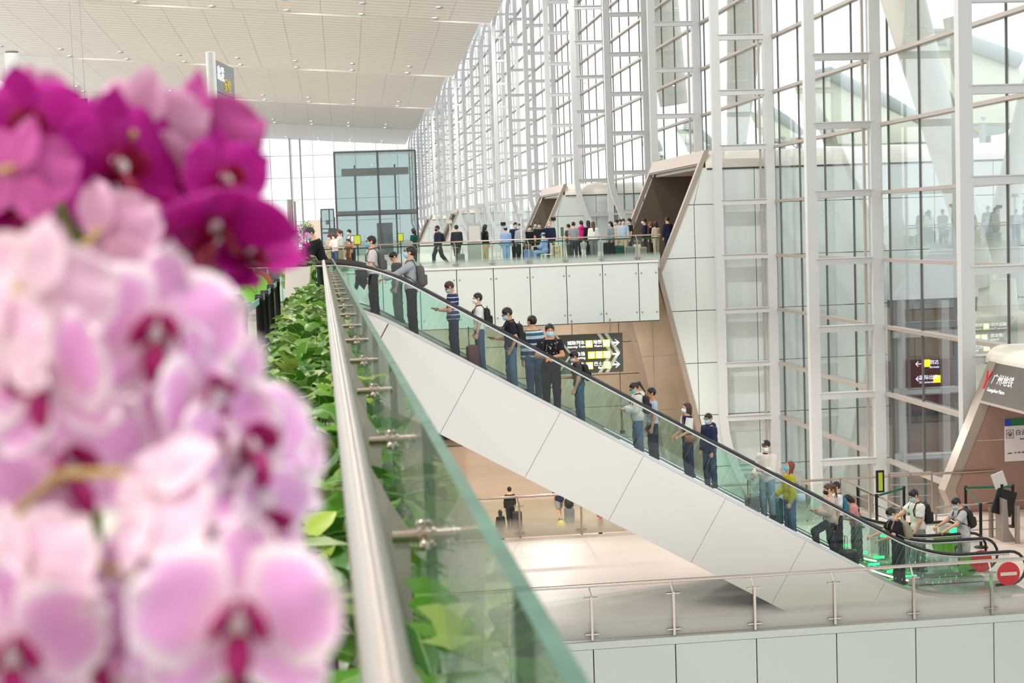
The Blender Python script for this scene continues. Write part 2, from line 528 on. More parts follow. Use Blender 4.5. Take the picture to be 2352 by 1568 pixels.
for n, (Ya, Yb) in enumerate(zip(TY, TY[1:])):
    i = n - 5
    wn = thing('window_%d' % (n + 1), 'glazed bay %d of the tall glass wall counted from behind the viewer' % (n + 1), None, (XG, (Ya + Yb) / 2, 0), kind='structure')
    z0 = -11.85 if i < 2 else -2.37
    rows = [2.37 * k for k in range(-5 if i < 2 else -1, 12)]
    ys = [Ya + (Yb - Ya) * k / 4 for k in range(5)]
    if -1 <= i < 7:
        for za, zb_ in zip(rows, rows[1:]):
            for ya, yb in zip(ys, ys[1:]):
                bx('pane', PANE, XG - .012, XG + .012, ya + .02, yb - .02, za + .03, zb_ - .03, wn)
        for z in rows[:-1]:
            bx('transom', GREYF, XG - .2, XG + .06, Ya + .1, Yb - .1, z - .06, z + .06, wn)
        for y in ys[1:-1] + [ys[0] + .42, ys[4] - .42]:
            bx('mullion', MULL, XG - .035, XG + .03, y - .026, y + .026, rows[0], rows[-1], wn)
    else:
        bx('panes', PANE, XG - .01, XG + .01, Ya, Yb, rows[0], rows[-1], wn)['kind'] = 'stuff'
        q = MB()
        for z in rows[:-1]: q.box(XG - .2, XG + .06, Ya, Yb, z - .06, z + .06)
        for y in ys[1:-1]: q.box(XG - .035, XG + .03, y - .026, y + .026, rows[0], rows[-1])
        q.build('glazing_bars', GREYF, wn)['kind'] = 'stuff'

# ================================================================== CONNECTING TUBES through the wall
def px(q, Y): p = atY(q[0], q[1], Y); return (p.x, p.z)
GLOWW = M('warm lamp glow', (255, 226, 180), .5, emit=14)
def tube_portal(name, label, Y0, Y1, dX, dz, zt, zm, zl, full):
    """a corridor box running along X; its open end leans: a chevron in the X-Z plane"""
    XT, XM, XL = 15.95 + dX, 13.68 + dX, 16.1 + dX
    t = thing(name, label, 'corridor', (XM, (Y0 + Y1) / 2, dz))
    zt, zm, zl = zt + dz, zm + dz, zl + dz
    xe = 32 + dX
    def xz(z):
        return XM + (XT - XM) * (z - zm) / (zt - zm) if z >= zm else XM + (XL - XM) * (zm - z) / (zm - zl)
    # cladding panels on the near side
    zj = [zl] + [dz + 2.33 * k for k in range(-6, 8) if zl + .4 < dz + 2.33 * k < zt - .9] + [zt - .75]
    xj = [x for x in (XM + 1.75 + 2.75 * k for k in range(8)) if x < xe] + [xe]
    bx('inner_wall', JOINT, XT + .3, xe, Y0 + .1, Y0 + .16, zl, zt - .6, t)
    q = MB(); q.strip([(xz(z) + .3, z) for z in (zl, zm, zt - .6)], [(XT + .4, z) for z in (zl, zm, zt - .6)], 'y', Y0 + .1, Y0 + .16); q.build('inner_wall', JOINT, t)
    for za, zb in zip(zj, zj[1:]):
        cuts = [None] + xj
        for ca, cb in zip(cuts, cuts[1:]):
            def X(z, c): return xz(z) + .2 if c is None else max(c, xz(z) + .2)
            zz = [za + .015] + ([zm] if za < zm < zb else []) + [zb - .015]
            L = [(X(z, ca) + .015, z) for z in zz]; Rr = [(X(z, cb) - .015, z) for z in zz]
            if all(r[0] - l[0] < .05 for l, r in zip(L, Rr)): continue
            Rr = [(max(l[0] + .001, r[0]), r[1]) for l, r in zip(L, Rr)]
            MB().strip(L, Rr, 'y', Y0, Y0 + .08).build('side_panel', FROST, t)
    # rounded roof
    arc = [(Y0 - .02 + .8 * (1 - math.cos(a)), zt - .78 + .78 * math.sin(a)) for a in [math.pi / 2 * k / 6 for k in range(7)]]
    roof = arc + [(Y1, zt), (Y1, zt - .78)]
    MB().prism(roof, 'x', XT + .05, xe).build('roof', CREAM, t)
    bx('gutter', DGREY, XT + .1, xe, Y0 - .03, Y0 + .05, zt - .86, zt - .79, t)
    # leaning end frame: header, near jamb, far jamb
    def face(y0, y1, z0, z1, nm, mat, th=.22, inset=0.):
        zz = [z0] + ([zm] if z0 < zm < z1 else []) + [z1]
        MB().strip([(xz(z) + inset, z) for z in zz], [(xz(z) + inset + th, z) for z in zz], 'y', y0, y1).build(nm, mat, t)
    face(Y0 - .04, Y1, zt - .56, zt, 'header', TAUPE)
    face(Y0 - .04, Y0 + .26, zl, zt - .56, 'jamb', TAUPE)
    face(Y1 - .3, Y1, zl, zt - .56, 'jamb', TAUPE)
    # corridor inside
    zc = zt - .66
    q = MB(); q.strip([(xz(z) + .25, z) for z in (zm, zc)], [(xe, z) for z in (zm, zc)], 'y', Y1 - .5, Y1 - .4); q.build('far_wall', BROWN, t)
    for za, zb in ((zl, -8), (-7.97, -5.2), (-5.17, zm)):
        if zb > za + .3:
            for ca, cb in ((-9, 15.6), (15.63, 19), (19.03, xe)):
                L = [(min(max(ca, xz(z) + .25), cb), z) for z in (za, zb)]; Rr = [(max(cb, l[0] + .001), l[1]) for l in L]
                MB().strip(L, Rr, 'y', Y1 - .5, Y1 - .4).build('stone_panel', STONE, t)
    q = MB(); q.strip([(xz(z) + .35, z) for z in (zl, zm, zc)], [(xe, z) for z in (zl, zm, zc)], 'y', Y0 + .17, Y0 + .25); q.build('near_wall', BROWN, t)
    bx('corridor_ceiling', BROWN, XT - .25, xe, Y0 + .3, Y1 - .4, zc, zc + .08, t)
    bx('end_wall', BROWN, xe - 6, xe - 5.9, Y0 + .3, Y1 - .4, zl, zc, t)
    if full:
        for k, (x, y) in enumerate(((XT + .7, Y0 + 2.5), (XT + .7, Y0 + 4.6), (XT + 2.4, Y0 + 3.5), (XT + 2.4, Y0 + 6))):
            MB().lathe([(.13, zc - .03), (.13, zc + .01)], (x, y, 0), 12).build('downlight', GLOWW, t)
        area('corridor_beam', (XT + 3, (Y0 + Y1) / 2, zc - .1), 2.5, 120, (1, .86, .68))
    return t, xz
tube_portal('connecting_corridor', 'largest frosted glass corridor tube with brown chevron mouth at the footbridge end', 64.0, 74.9, 0, 0, 4.7, -.6, -11, True)
for (qx, qy), lab in (((1295, 415), 'second corridor tube mouth in the glass wall, above the seated staff'), ((1053, 470), 'third small brown corridor mouth, behind the walking man in a suit'), ((990, 487), 'smallest brown corridor mouth beside the glass lift')):
    Yq = atX(qx, qy, 15.95).y
    Ys = max(y for y in TY if y < Yq + 4) + .5
    tube_portal('connecting_corridor', lab, Ys, Ys + 11.2, 15.95 * Ys / Yq - 15.95, 0, 4.7 * Ys / Yq, -.2, -.4, False)

# ---- metro entrance at the right edge
ME_Y1 = 37.1
(pxt, pzt), (pxm, pzm) = px((2274, 829), ME_Y1), px((2158, 1122), ME_Y1)
dXm = pxm - 13.68
tm = thing('metro_entrance', 'brown leaning metro entrance portal with lettered header at right', 'entrance', (pxm, 33, F1))
sl = (pxt - pxm) / (pzt - pzm)
def mx(z): return pxm + (z - pzm) * sl if z > pzm else pxm + (pzm - z) * .42
def mface(y0, y1, z0, z1, nm, mat, th, inset=0):
    zz = [z0] + ([pzm] if z0 < pzm < z1 else []) + [z1]
    return MB().strip([(mx(z) + inset, z) for z in zz], [(mx(z) + inset + th, z) for z in zz], 'y', y0, y1).build(nm, mat, tm)
MBR = M('rosy brown panel', (158, 122, 108), .3, .1, var=.04, scale=.7)
MHD = M('dark taupe header', (92, 84, 78), .45)
mface(ME_Y1 - .35, ME_Y1 + .1, -10.9, pzt, 'jamb', TAUPE, .3)
mface(26.5, ME_Y1 - .35, pzt - .98, pzt - .02, 'header', MHD, .25)
mface(26.5, ME_Y1 - .35, pzt - 1.04, pzt - .98, 'header_edge', TAUPE, .3)
arc = [(pxt + .5 - .5 * math.cos(a), pzt - .05 + .45 * math.sin(a)) for a in [math.pi / 2 * k / 6 for k in range(7)]]
MB().prism(arc + [(24, pzt + .4), (24, pzt - .05)], 'y', 26.5, ME_Y1 + .3).build('roof', CREAM, tm)
for za, zb in ((-10.9, -8.0), (-7.98, -6.05), (-6.03, -4.42), (-4.40, pzt - .9)):
    zz = [za] + ([pzm] if za < pzm < zb else []) + [zb]
    MB().strip([(mx(z) + .3, z) for z in zz], [(24, z) for z in zz], 'y', ME_Y1 - .38, ME_Y1 - .3).build('wall_panel', MBR, tm)
# lettering on the header: x axis runs toward the viewer (-Y), y axis up the lean
WL = M('white lettering', (238, 238, 235), .5, emit=.35)
RL = M('red lettering', (196, 44, 48), .5, emit=.25)
up_l = Vector((sl, 0, 1)).normalized()
def hp(y, dzz): z = pzt + dzz; return Vector((mx(z) - .012, y, z))
text('广州地铁', .3, WL, hp(36.55, -.5), (0, -1, 0), up_l, parent=tm)
text('Guangzhou Metro', .145, WL, hp(36.62, -.72), (0, -1, 0), up_l, parent=tm, spacing=.95)
q = MB()
for s_ in (-1, 1):
    q.tube([hp(36.85 + s_ * .025, -.68), hp(36.85 + s_ * .03, -.45), hp(36.85 + s_ * .13, -.24)], .024, 6)
q.build('emblem', RL, tm)
# white station poster on the portal wall
ps = thing('station_poster', 'white station notice with green and blue top on the brown portal wall', 'sign', atY(2330, 1010, ME_Y1 - .4))
p0, p1 = px((2307, 962), ME_Y1 - .42), px((2307, 1060), ME_Y1 - .42)
PW = M('poster white', (236, 226, 226), .5)
x0, zt_, zb_ = p0[0], p0[1], p1[1]; yy = ME_Y1 - .42
bx('board', PW, x0, x0 + 1.5, yy, yy + .03, zb_, zt_, ps)
bx('blue_band', M('poster blue', (42, 62, 170), .5), x0, x0 + .2, yy - .006, yy, zt_ - .19, zt_, ps)
bx('green_band', M('poster green', (24, 112, 48), .5), x0 + .18, x0 + 1.5, yy - .008, yy, zt_ - .19, zt_, ps)
INK = M('ink', (40, 36, 40), .6)
q = MB().tube([(x0 + .15 + .055 * math.cos(a), yy - .004, zt_ - .4 + .06 * math.sin(a)) for a in [2 * math.pi * k / 14 for k in range(14)]], .008, 5, closed=True)
for a, b, c, d in ((.05, .25, -.51, -.5), (.05, .25, -.3, -.29), (.05, .06, -.51, -.29), (.24, .25, -.51, -.29), (.14, .16, -.46, -.38), (.12, .18, -.42, -.4)):
    q.box(x0 + a, x0 + b, yy - .006, yy, zt_ + c, zt_ + d)
q.build('emblem', INK, ps)
text('白云', .16, INK, (x0 + .29, yy - .004, zt_ - .43), (1, 0, 0), (0, 0, 1), parent=ps)
text('Baiyun', .06, INK, (x0 + .42, yy - .004, zt_ - .56), (1, 0, 0), (0, 0, 1), parent=ps)
bx('line_map', M('poster green', ()), x0 + .08, x0 + .2, yy - .006, yy, zb_ + .2, zb_ + .23, ps)
bx('line_map', INK, x0 + .26, x0 + 1.2, yy - .006, yy, zb_ + .22, zb_ + .23, ps)
for k in range(5):
    bx('station_dot', RL if k == 0 else INK, x0 + .27 + k * .11, x0 + .29 + k * .11, yy - .008, yy, zb_ + .2, zb_ + .25, ps)

# ================================================================== GLASS RAILINGS with steel handrail
def railing(name, label, X0, X1, Y, zf, posts, gm, post_r=.022, zr=1.05, frit=True, face=-1):
    t = thing(name, label, 'railing', ((X0 + X1) / 2, Y, zf))
    MB().tube([(X0, Y, zf + zr), (X1, Y, zf + zr)], .034, 10).build('handrail', CHROME, t)
    for p in posts:
        q = MB().box(p - post_r, p + post_r, Y - .05, Y + .02, zf, zf + zr - .2)
        q.bar((p, Y - .02, zf + zr - .22), (p - .04, Y, zf + zr - .03), .03, .03)
        for z in (zf + .12, zf + zr - .24): q.box(p - .13, p + .13, Y - .02, Y + .04, z - .012, z + .012)
        q.build('post', CHROME, t)
    pp = [X0] + list(posts) + [X1]
    for a, b in zip(pp, pp[1:]):
        if b - a > .05:
            bx('pane', gm, a + .012, b - .012, Y + .03, Y + .042, zf + .01, zf + zr - .1, t)
    return t
railing('glass_railing', 'nearest glass railing with steel handrail in front of the escalator foot', NX[0], NX[-1], 27.05, F1, NX[1:-1], glass('near railing glass', (249, 252, 250), .5, frit=(F1 + .05, F1 + .5), bodycol=(206, 202, 194)))
ps3 = [atY(x, 1190, 36.7).x for x in (1193, 1335, 1477)]
fx = [ps3[0] + (ps3[1] - ps3[0]) * k for k in range(-8, 6)]
railing('glass_railing', 'glass railing along the far edge of the middle landing', -12, fx[-1] + .2, 36.68, F1, fx[:-1], glass('far railing glass', (246, 250, 246), .45, frit=(F1 + .02, F1 + .5), bodycol=(220, 212, 202)))
MB().tube([(fx[-1] + .1, 36.68, F1 + 1.05), (16.7, 36.68, F1 + 1.05)], .032, 8).build('handrail_end', CHROME, bpy.data.objects['glass_railing.001'])
railing('glass_railing', 'glass railing of the far footbridge with pale handrail', BXS[0], 13.75, 63.4, 0, BXS[1:-1], glass('bridge railing glass', (240, 249, 244), .35, frit=(.0, .35), bodycol=(216, 226, 220)), zr=1.08)
bx('glass_lip', EDGE, BXS[0], 13.7, 63.44, 63.46, .93, .985, bpy.data.objects['glass_railing.002'])
# ================================================================== ESCALATORS
S30 = math.tan(math.radians(30))
ZT, ZB = .16, F1 + .08
XE0, XE1 = -2.25, 13.15
def zdeck(x):
    s = .01 - S30 * (x - .55)
    k = .35
    h = max(k - abs(ZT - s), 0) / k
    z = min(ZT, s) - h * h * k / 4
    k = .55
    h = max(k - abs(ZB - z), 0) / k
    return max(ZB, z) + h * h * k / 4
def dk(x, off):
    d = (zdeck(x + .01) - zdeck(x - .01)) / .02
    n = Vector((-d, 1)).normalized()
    return (x + n.x * off, zdeck(x) + n.y * off)
TRW = M('warm white truss cladding', (214, 208, 200), .38)
UNDER = M('escalator underside', (92, 84, 78), .5)
STEPM = M('grooved step metal', (66, 68, 70), .45, .4)
YEL = M('yellow step edge', (222, 190, 30), .5)
SKIRT = M('balustrade deck steel', (205, 203, 200), .25, .9)
HRM = M('black handrail rubber', (24, 22, 22), .25, spec=.6)
RED = M('no entry red', (206, 34, 44), .45)
GRN = M('entry disc green', (122, 200, 52), .45)
LED = M('green comb light', (20, 255, 90), .5, emit=5)
WLED = M('white skirt light', (245, 250, 255), .5, emit=2.2)
def make_escalator(name, label, dy, cladding):
    Y0, Y1 = 28.2 + dy, 29.62 + dy
    t = thing(name, label, 'escalator', (5, (Y0 + Y1) / 2, F1))
    xs = [XE0 + (XE1 - XE0) * k / 120 for k in range(121)]
    for yb in (Y0 + .06, Y1 - .06):
        # handrail with both newel turns
        P = [dk(x, .84) for x in xs]
        R = .34
        L = []
        for k in range(1, 10):
            a = math.pi * k / 10
            L.append((P[0][0] - R * math.sin(a), P[0][1] - R + R * math.cos(a)))
        E_ = []
        for k in range(1, 10):
            a = math.pi * k / 10
            E_.append((P[-1][0] + R * math.sin(a), P[-1][1] - R + R * math.cos(a)))
        path = [(P[0][0] + .3, P[0][1] - 2 * R)] + L[::-1] + P + E_ + [(P[-1][0] - .3, P[-1][1] - 2 * R)]
        MB().tube([(x, yb, z) for x, z in path], .03, 8).build('handrail', HRM, t)
        MB().tube([(x, yb, z - .045) for x, z in P], .022, 6).build('handrail_guide', SKIRT, t)
        # glass panels between deck and handrail
        cuts = list(range(0, 121, 10))
        for a, b in zip(cuts, cuts[1:]):
            seg = [xs[a] + .012] + xs[a + 1:b] + [xs[b] - .012]
            top = [dk(x, .80) for x in seg]; bot = [dk(x, .02) for x in seg]
            MB().strip(top, bot, 'y', yb - .005, yb + .005).build('glass_panel', ESCG, t)
        # steel deck under the glass
        MB().strip([dk(x, .03) for x in xs], [dk(x, -.05) for x in xs], 'y', yb - .1, yb + .1).build('deck', SKIRT, t)
        MB().strip([dk(x, -.05) for x in xs[20:112]], [dk(x, -.3) for x in xs[20:112]], 'y', yb - .02, yb + .02).build('skirt', SKIRT, t)
    # bright light strip along the foot of the far balustrade
    MB().strip([dk(x, .0) for x in xs[60:108]], [dk(x, -.03) for x in xs[60:108]], 'y', Y1 - .18, Y1 - .165).build('skirt_light', WLED, t)
    # steps
    x = XE0 + .6
    while x < XE1 - .6:
        z = zdeck(x + .2) - .12
        q = MB().box(x, x + .4, Y0 + .2, Y1 - .2, z - .23, z)
        q.box(x, x + .4, Y0 + .2, Y0 + .24, z, z + .004, 1).box(x, x + .4, Y1 - .24, Y1 - .2, z, z + .004, 1)
        q.box(x, x + .03, Y0 + .2, Y1 - .2, z, z + .004, 1) if (int(x * 10) % 3 == 0) else None
        q.build('step', [STEPM, YEL], t)
        x += .4
    for k in range(3):
        xx = 10.55 + .4 * k
        bx('comb_light', LED, xx, xx + .3, Y0 + .3, Y1 - .3, zdeck(xx) - .26, zdeck(xx) - .235, t)
        bx('comb_light', LED, xx + .06, xx + .3, Y1 - .2, Y1 - .19, zdeck(xx) + .02, zdeck(xx) + .07, t)
    # truss: cladding panels cut square to the slope
    a = math.radians(30); U = Vector((math.cos(a), -math.sin(a))); N = Vector((math.sin(a), math.cos(a)))
    O = Vector((.55, .01))
    dep = 1.46
    def sn(s, n): p = O + U * s + N * n; return (p.x, p.y)
    g = atY(1090, 842, Y0); s0 = (Vector((g.x, g.z)) - O).dot(U)
    smax = (O.y - ZB) / math.sin(a)
    cuts = [-1.3] + [s0 + 1.86 * k for k in range(-1, 6)]
    def clip(poly):
        out = []
        for p, r in zip(poly, poly[1:] + poly[:1]):
            ip, ir = p[1] >= F1 + .004, r[1] >= F1 + .004
            if ip: out.append(p)
            if ip != ir:
                f = (F1 + .004 - p[1]) / (r[1] - p[1]); out.append((p[0] + (r[0] - p[0]) * f, F1 + .004))
        return out
    def clad(nm, ya, yb_, mat):
        for sa, sb in zip(cuts, cuts[1:]):
            A = [sn(sa + .004, 0), sn(sb - .004, 0)]
            if sa < 0: A = [(sn(sa, 0)[0], ZT - .03), (.1, ZT - .03), (.55, -.05), sn(sb - .004, -.03)]
            else: A = [(p[0], p[1] - .035) for p in A]
            B = [sn(sa + .004, -dep), sn(sb - .004, -dep)]
            MB().prism(clip(A + B[::-1]), 'y', ya, yb_).build(nm, mat, t)
        # last piece running into the flat foot
        sa = cuts[-1]
        p0 = sn(sa + .004, 0)
        top = [(p0[0], p0[1] - .035)] + [(x, zdeck(x) - .035) for x in xs if p0[0] + .05 < x < 12.9]
        MB().prism(clip(top + [(12.9, F1 - .5), sn(sa + .7, -dep - .3), sn(sa + .004, -dep)]), 'y', ya, yb_).build(nm, mat, t)
    sb_ = (O.y - F1 - dep * math.cos(a)) / math.sin(a)
    if cladding:
        clad('cladding_panel', Y0 - .09, Y0 - .03, TRW)
        MB().prism(clip([sn(-1, -.06), sn(smax - .8, -.06), (12.6, F1 + .01), sn(-1, -dep + .02)][:2] + [(12.6, F1 + .02), sn(sb_ - .1, -dep + .03), sn(-1, -dep + .03)]), 'y', Y0 - .028, Y0 - .02).build('joint_backing', M('joint backing', (150, 146, 140), .6), t)
    MB().prism([sn(-1, -dep + .03), sn(sb_, -dep + .03), sn(sb_, -dep + .1), sn(-1, -dep + .1)], 'y', Y0 - .03, Y1 + .03).build('underside', UNDER, t)
    q = MB(); q.prism([sn(-1, -.4), sn(smax - .6, -.4), (12.6, F1 + .005), sn(sb_, -dep + .05), sn(-1, -dep + .05)], 'y', Y1 + .03, Y1 + .06); q.build('far_cladding', TRW, t)
    # landings and end discs
    bx('comb_plate', SKIRT, XE1 - 1.2, XE1 + .5, Y0 + .16, Y1 - .16, F1, F1 + .02, t)
    return t
esc1 = make_escalator('escalator', 'nearer white-clad glass-sided escalator running down across the middle', 0, True)
esc2 = make_escalator('escalator', 'second escalator hidden just behind the white-clad one', 1.86, False)
disc_me = {}
def round_sign(lab, px_, Y, r, mat, bar):
    c = atY(px_[0], px_[1], Y)
    t = thing('round_sign', lab, 'sign', c)
    q = MB().tube([(c.x, Y - .012, c.z), (c.x, Y, c.z)], r, 32); q.build('disc', mat, t)
    if bar == 'bar': bx('white_bar', M('sign white', (228, 214, 200), .5), c.x - r * .72, c.x + r * .72, Y - .018, Y - .012, c.z - r * .14, c.z + r * .14, t)
    if bar == 'cart':
        gm = M('sign dark green', (84, 150, 40), .5)
        q = MB().tube([(c.x + .02, Y - .016, c.z + .09), (c.x + .02, Y - .012, c.z + .09)], .045, 16)
        q.bar((c.x - .09, Y - .014, c.z + .03), (c.x + .03, Y - .014, c.z - .1), .006, .05, (0, 1, 0))
        q.bar((c.x + .02, Y - .014, c.z + .06), (c.x + .05, Y - .014, c.z - .08), .006, .02, (0, 1, 0))
        q.build('symbol', gm, t)
    return t
round_sign('red round no entry sign on the nearest escalator newel', (2316, 1317), 28.16, .24, RED, 'bar')
round_sign('red round no entry sign partly behind the handrail, beside the green disc', (2254, 1288), 29.5, .235, RED, 'bar')
round_sign('green disc partly hidden behind the second red no entry sign', (2226, 1296), 30.0, .235, GRN, '')
round_sign('large green disc below the man in the grey polo on the rear escalator', (2168, 1248), 31.2, .275, GRN, '')
round_sign('bright green disc with a faint pictogram at the escalator top, behind the stanchions', (584, 662), 28.12, .27, GRN, 'cart')
rd = round_sign('dark orange disc peeping out behind the green disc', (594, 652), 29.4, .27, M('dull orange', (176, 84, 40), .5), '')

# ================================================================== FOREGROUND RAILING beside the planter
SK = .0147
fr = thing('planter_railing', 'long glass and steel railing running away beside the leafy planter', 'railing', (.1, 12, 0))
def rx(x0, y): return x0 - SK * y
for k in range(-1, 18):
    ya, yb = 1.62 + 1.5 * (k - 1), 1.62 + 1.5 * k
    q = MB()
    vs = []
    for y in (ya + .004, yb - .004):
        for x in (rx(.208, y) - .011, rx(.208, y) + .011):
            for z in (-1.6, 1.10): vs.append((x, y, z))
    q.add(vs, [(0, 1, 5, 4), (2, 6, 7, 3)], 0)
    q.add(vs, [(1, 3, 7, 5), (0, 4, 6, 2), (0, 2, 3, 1), (4, 5, 7, 6)], 1)
    q.build('pane', [glass('planter railing glass', (244, 251, 247), .65, body=.12, bodycol=(200, 212, 196)), EDGE], fr)  # milky body imitates the pale reflections and bright floor showing in the pane
MB().tube([(rx(.048, y), y, 1.06) for y in (.2, 5, 10, 15, 20, 25, 27)] + [(-.36, 27.4, .95)], .027, 14).build('handrail', STEEL, fr)
RPOST = M('satin railing post', (168, 162, 154), .4, .3)
for k in range(0, 18):
    y = 1.62 + 1.5 * k
    p = MB().strip([(rx(.042, y), 1.045), (rx(.068, y), 1.045), (rx(.125, y), .93), (rx(.162, y), .87)], [(rx(.04, y), 1.035), (rx(.06, y), .985), (rx(.122, y), 0.), (rx(.162, y), 0.)], 'y', y - .008, y + .008)
    p.build('post', RPOST, fr)
    q = MB().tube([(rx(.125, y), y, .86), (rx(.255, y), y, .86)], .016, 10)
    for xx in (.182, .2, .226, .244):
        q.tube([(rx(xx, y) - .004, y, .86), (rx(xx, y) + .004, y, .86)], .026, 10)
    for xx in (.19, .236):
        for s_ in (-.045, .045):
            q.tube([(rx(xx, y), y, .86), (rx(xx, y), y + s_, .86 + s_ * .3)], .009, 6)
            q.ball((rx(xx, y), y + s_, .86 + s_ * .3), .014, 8)
    q.build('clamp', CHROME, fr)
pb = thing('planter_box', 'long white planter trough holding the leafy plants', 'planter', (-.2, 14, 0))
PLW = M('white planter finish', (222, 216, 208), .4)
SOIL = M('dark soil', (48, 38, 28), .9, var=.3, scale=30, bump=.5)
for nm, a, b in (('side', -.47, -.44), ('side', .0, .03)):
    q = MB(); q.add([(rx(x, y), y, z) for x in (a, b) for y in (.4, 25.2) for z in (0, .5)], [(0, 1, 3, 2), (4, 6, 7, 5), (0, 4, 5, 1), (2, 3, 7, 6), (0, 2, 6, 4), (1, 5, 7, 3)])
    q.build(nm, PLW, pb)
q = MB(); q.add([(rx(x, y), y, z) for x in (-.45, .01) for y in (.4, 25.2) for z in (.2, .45)], [(0, 1, 3, 2), (4, 6, 7, 5), (0, 4, 5, 1), (2, 3, 7, 6), (0, 2, 6, 4), (1, 5, 7, 3)])
q.build('soil', SOIL, pb)

# ================================================================== BELT STANCHIONS on the departures floor
BELT = M('grey green belt', (128, 178, 160), .6)
BELTG = M('green belt', (18, 104, 84), .6)
def stanchion(lab, x, y, z=0, h=1.0, sign=None, group=None):
    t = thing('belt_stanchion', lab, 'stanchion', (x, y, z), group)
    MB().lathe([(.16, 0), (.16, .02), (.03, .035), (.036, .05), (.036, h - .08), (.042, h - .08), (.042, h), (.0, h)], (x, y, z), 14).build('post', BLACKM, t)
    return t
def belt(lab, a, b, mat=BELT):
    t = thing('barrier_belt', lab, 'belt', ((a[0] + b[0]) / 2, (a[1] + b[1]) / 2, 0))
    MB().bar(a, b, .006, .055).build('webbing', mat, t)
sp = []
for i, (qx, qy, Y, nm) in enumerate(((556, 695, 11.3, 'nearest black belt stanchion left of the leafy planter'), (594, 657, 13.6, 'second black belt stanchion beside the leafy planter'), (606, 646, 14.6, 'third black belt stanchion beside the leafy planter'),
                                (620, 634, 16.4, 'fourth black belt stanchion beside the leafy planter'), (634, 622, 18.6, 'fifth black belt stanchion, close to the white orchid pot'))):
    p = atY(qx, qy, Y); sp.append((p.x, Y)); stanchion(nm, p.x, Y)
for a, b in zip(sp, sp[1:]):
    belt('grey-green belt joining the %s pair of black stanchions beside the planter' % ORD[sp.index(a)], (a[0], a[1] + .04, .94), (b[0], b[1] - .04, .94))
# ---- white orchid pot beyond the leaves
pc = atY(684, 612, 25.9)
op = thing('orchid_pot', 'tall faceted white pot standing at the end of the leafy planter', 'pot', (pc.x, 25.9, 0))
def frus(q, c, b, tp, z0, z1, mi=0):
    return q.add([(c[0] + sx * b, c[1] + sy * b, z0) for sx, sy in ((-1, -1), (1, -1), (1, 1), (-1, 1))] + [(c[0] + sx * tp, c[1] + sy * tp, z1) for sx, sy in ((-1, -1), (1, -1), (1, 1), (-1, 1))],
                 [(3, 2, 1, 0), (4, 5, 6, 7), (0, 1, 5, 4), (1, 2, 6, 5), (2, 3, 7, 6), (3, 0, 4, 7)], mi)
q = MB(); c = (pc.x, 25.9)
zt_ = pc.z
q.add([(c[0] - .28, c[1] - .25, .0), (c[0] + .1, c[1] - .33, 0), (c[0] + .28, c[1] - .1, 0), (c[0] + .25, c[1] + .28, 0), (c[0] - .25, c[1] + .28, 0),
       (c[0] - .2, c[1] - .26, zt_), (c[0] + .22, c[1] - .26, zt_), (c[0] + .24, c[1] + .1, zt_), (c[0] + .2, c[1] + .26, zt_), (c[0] - .22, c[1] + .26, zt_)],
      [(0, 1, 5), (1, 6, 5), (1, 2, 6), (2, 7, 6), (2, 3, 7), (3, 8, 7), (3, 4, 8), (4, 9, 8), (4, 0, 9), (0, 5, 9), (5, 6, 7, 8, 9), (4, 3, 2, 1, 0)])
q.build('vessel', PLW, op)
bx('soil', SOIL, c[0] - .17, c[0] + .18, c[1] - .2, c[1] + .2, zt_ - .02, zt_ + .015, op)

# ================================================================== GLASS LIFT at the end of the bridge, smaller one behind
LG = glass('lift glass', (234, 240, 240), .9, body=.12, bodycol=(186, 192, 192))
def lift(lab, q0, q1, Y, dep, zs):
    a, b = atY(q0[0], q0[1], Y), atY(q1[0], q1[1], Y)
    x0, x1, z1 = a.x, b.x, a.z
    t = thing('glass_lift', lab, 'lift', ((x0 + x1) / 2, Y + dep / 2, 0))
    xm = (x0 + x1) / 2 + .2
    zz = [0] + zs + [z1]
    for za, zb in zip(zz, zz[1:]):
        for xa, xb in ((x0, xm), (xm, x1)):
            bx('pane', LG, xa + .06, xb - .06, Y, Y + .03, za + .06, zb - .06, t)
        for x in (x0, x1):
            bx('side_pane', LG, x - .015, x + .015, Y + .06, Y + dep, za + .06, zb - .06, t)
    for x in (x0, xm, x1): bx('mullion', DGREY, x - .07, x + .07, Y - .05, Y + .06, 0, z1, t)
    for z in zz[1:]: bx('transom', DGREY, x0, x1, Y - .05, Y + .06, z - .08, z + .04, t)
    bx('roof', LG, x0 - .05, x1 + .05, Y - .05, Y + dep, z1, z1 + .1, t)
    bx('back_pane', LG, x0, x1, Y + dep, Y + dep + .03, 0, z1, t)
    bx('machine_deck', M('lift interior grey', (170, 172, 170), .4), x0 + .5, x1 - .5, Y + .8, Y + 2.2, z1 - 1.7, z1 - 1.2, t)
    bx('landing_beam', M('lift interior grey', ()), x0 + .1, x1 - .1, Y + .3, Y + dep, z1 * .42 - .1, z1 * .42 + .1, t)
    for x in (x0 + 1.5, x1 - 1.5): bx('guide_rail', DGREY, x - .06, x + .06, Y + dep * .4, Y + dep * .45, 0, z1 - .9, t)
    bx('door', M('lift door steel', (140, 148, 156), .3, .5), xm - .2, xm + 1, Y + dep * .5, Y + dep * .52, 0, 2.4, t)
    return t
lift('large glass lift box with dark frame at the left end of the footbridge', (767, 350), (953, 346), 112, 5, [3.05])
lift('small glass lift box just left of the large one', (737, 481), (766, 480), 170, 3, [2.4])

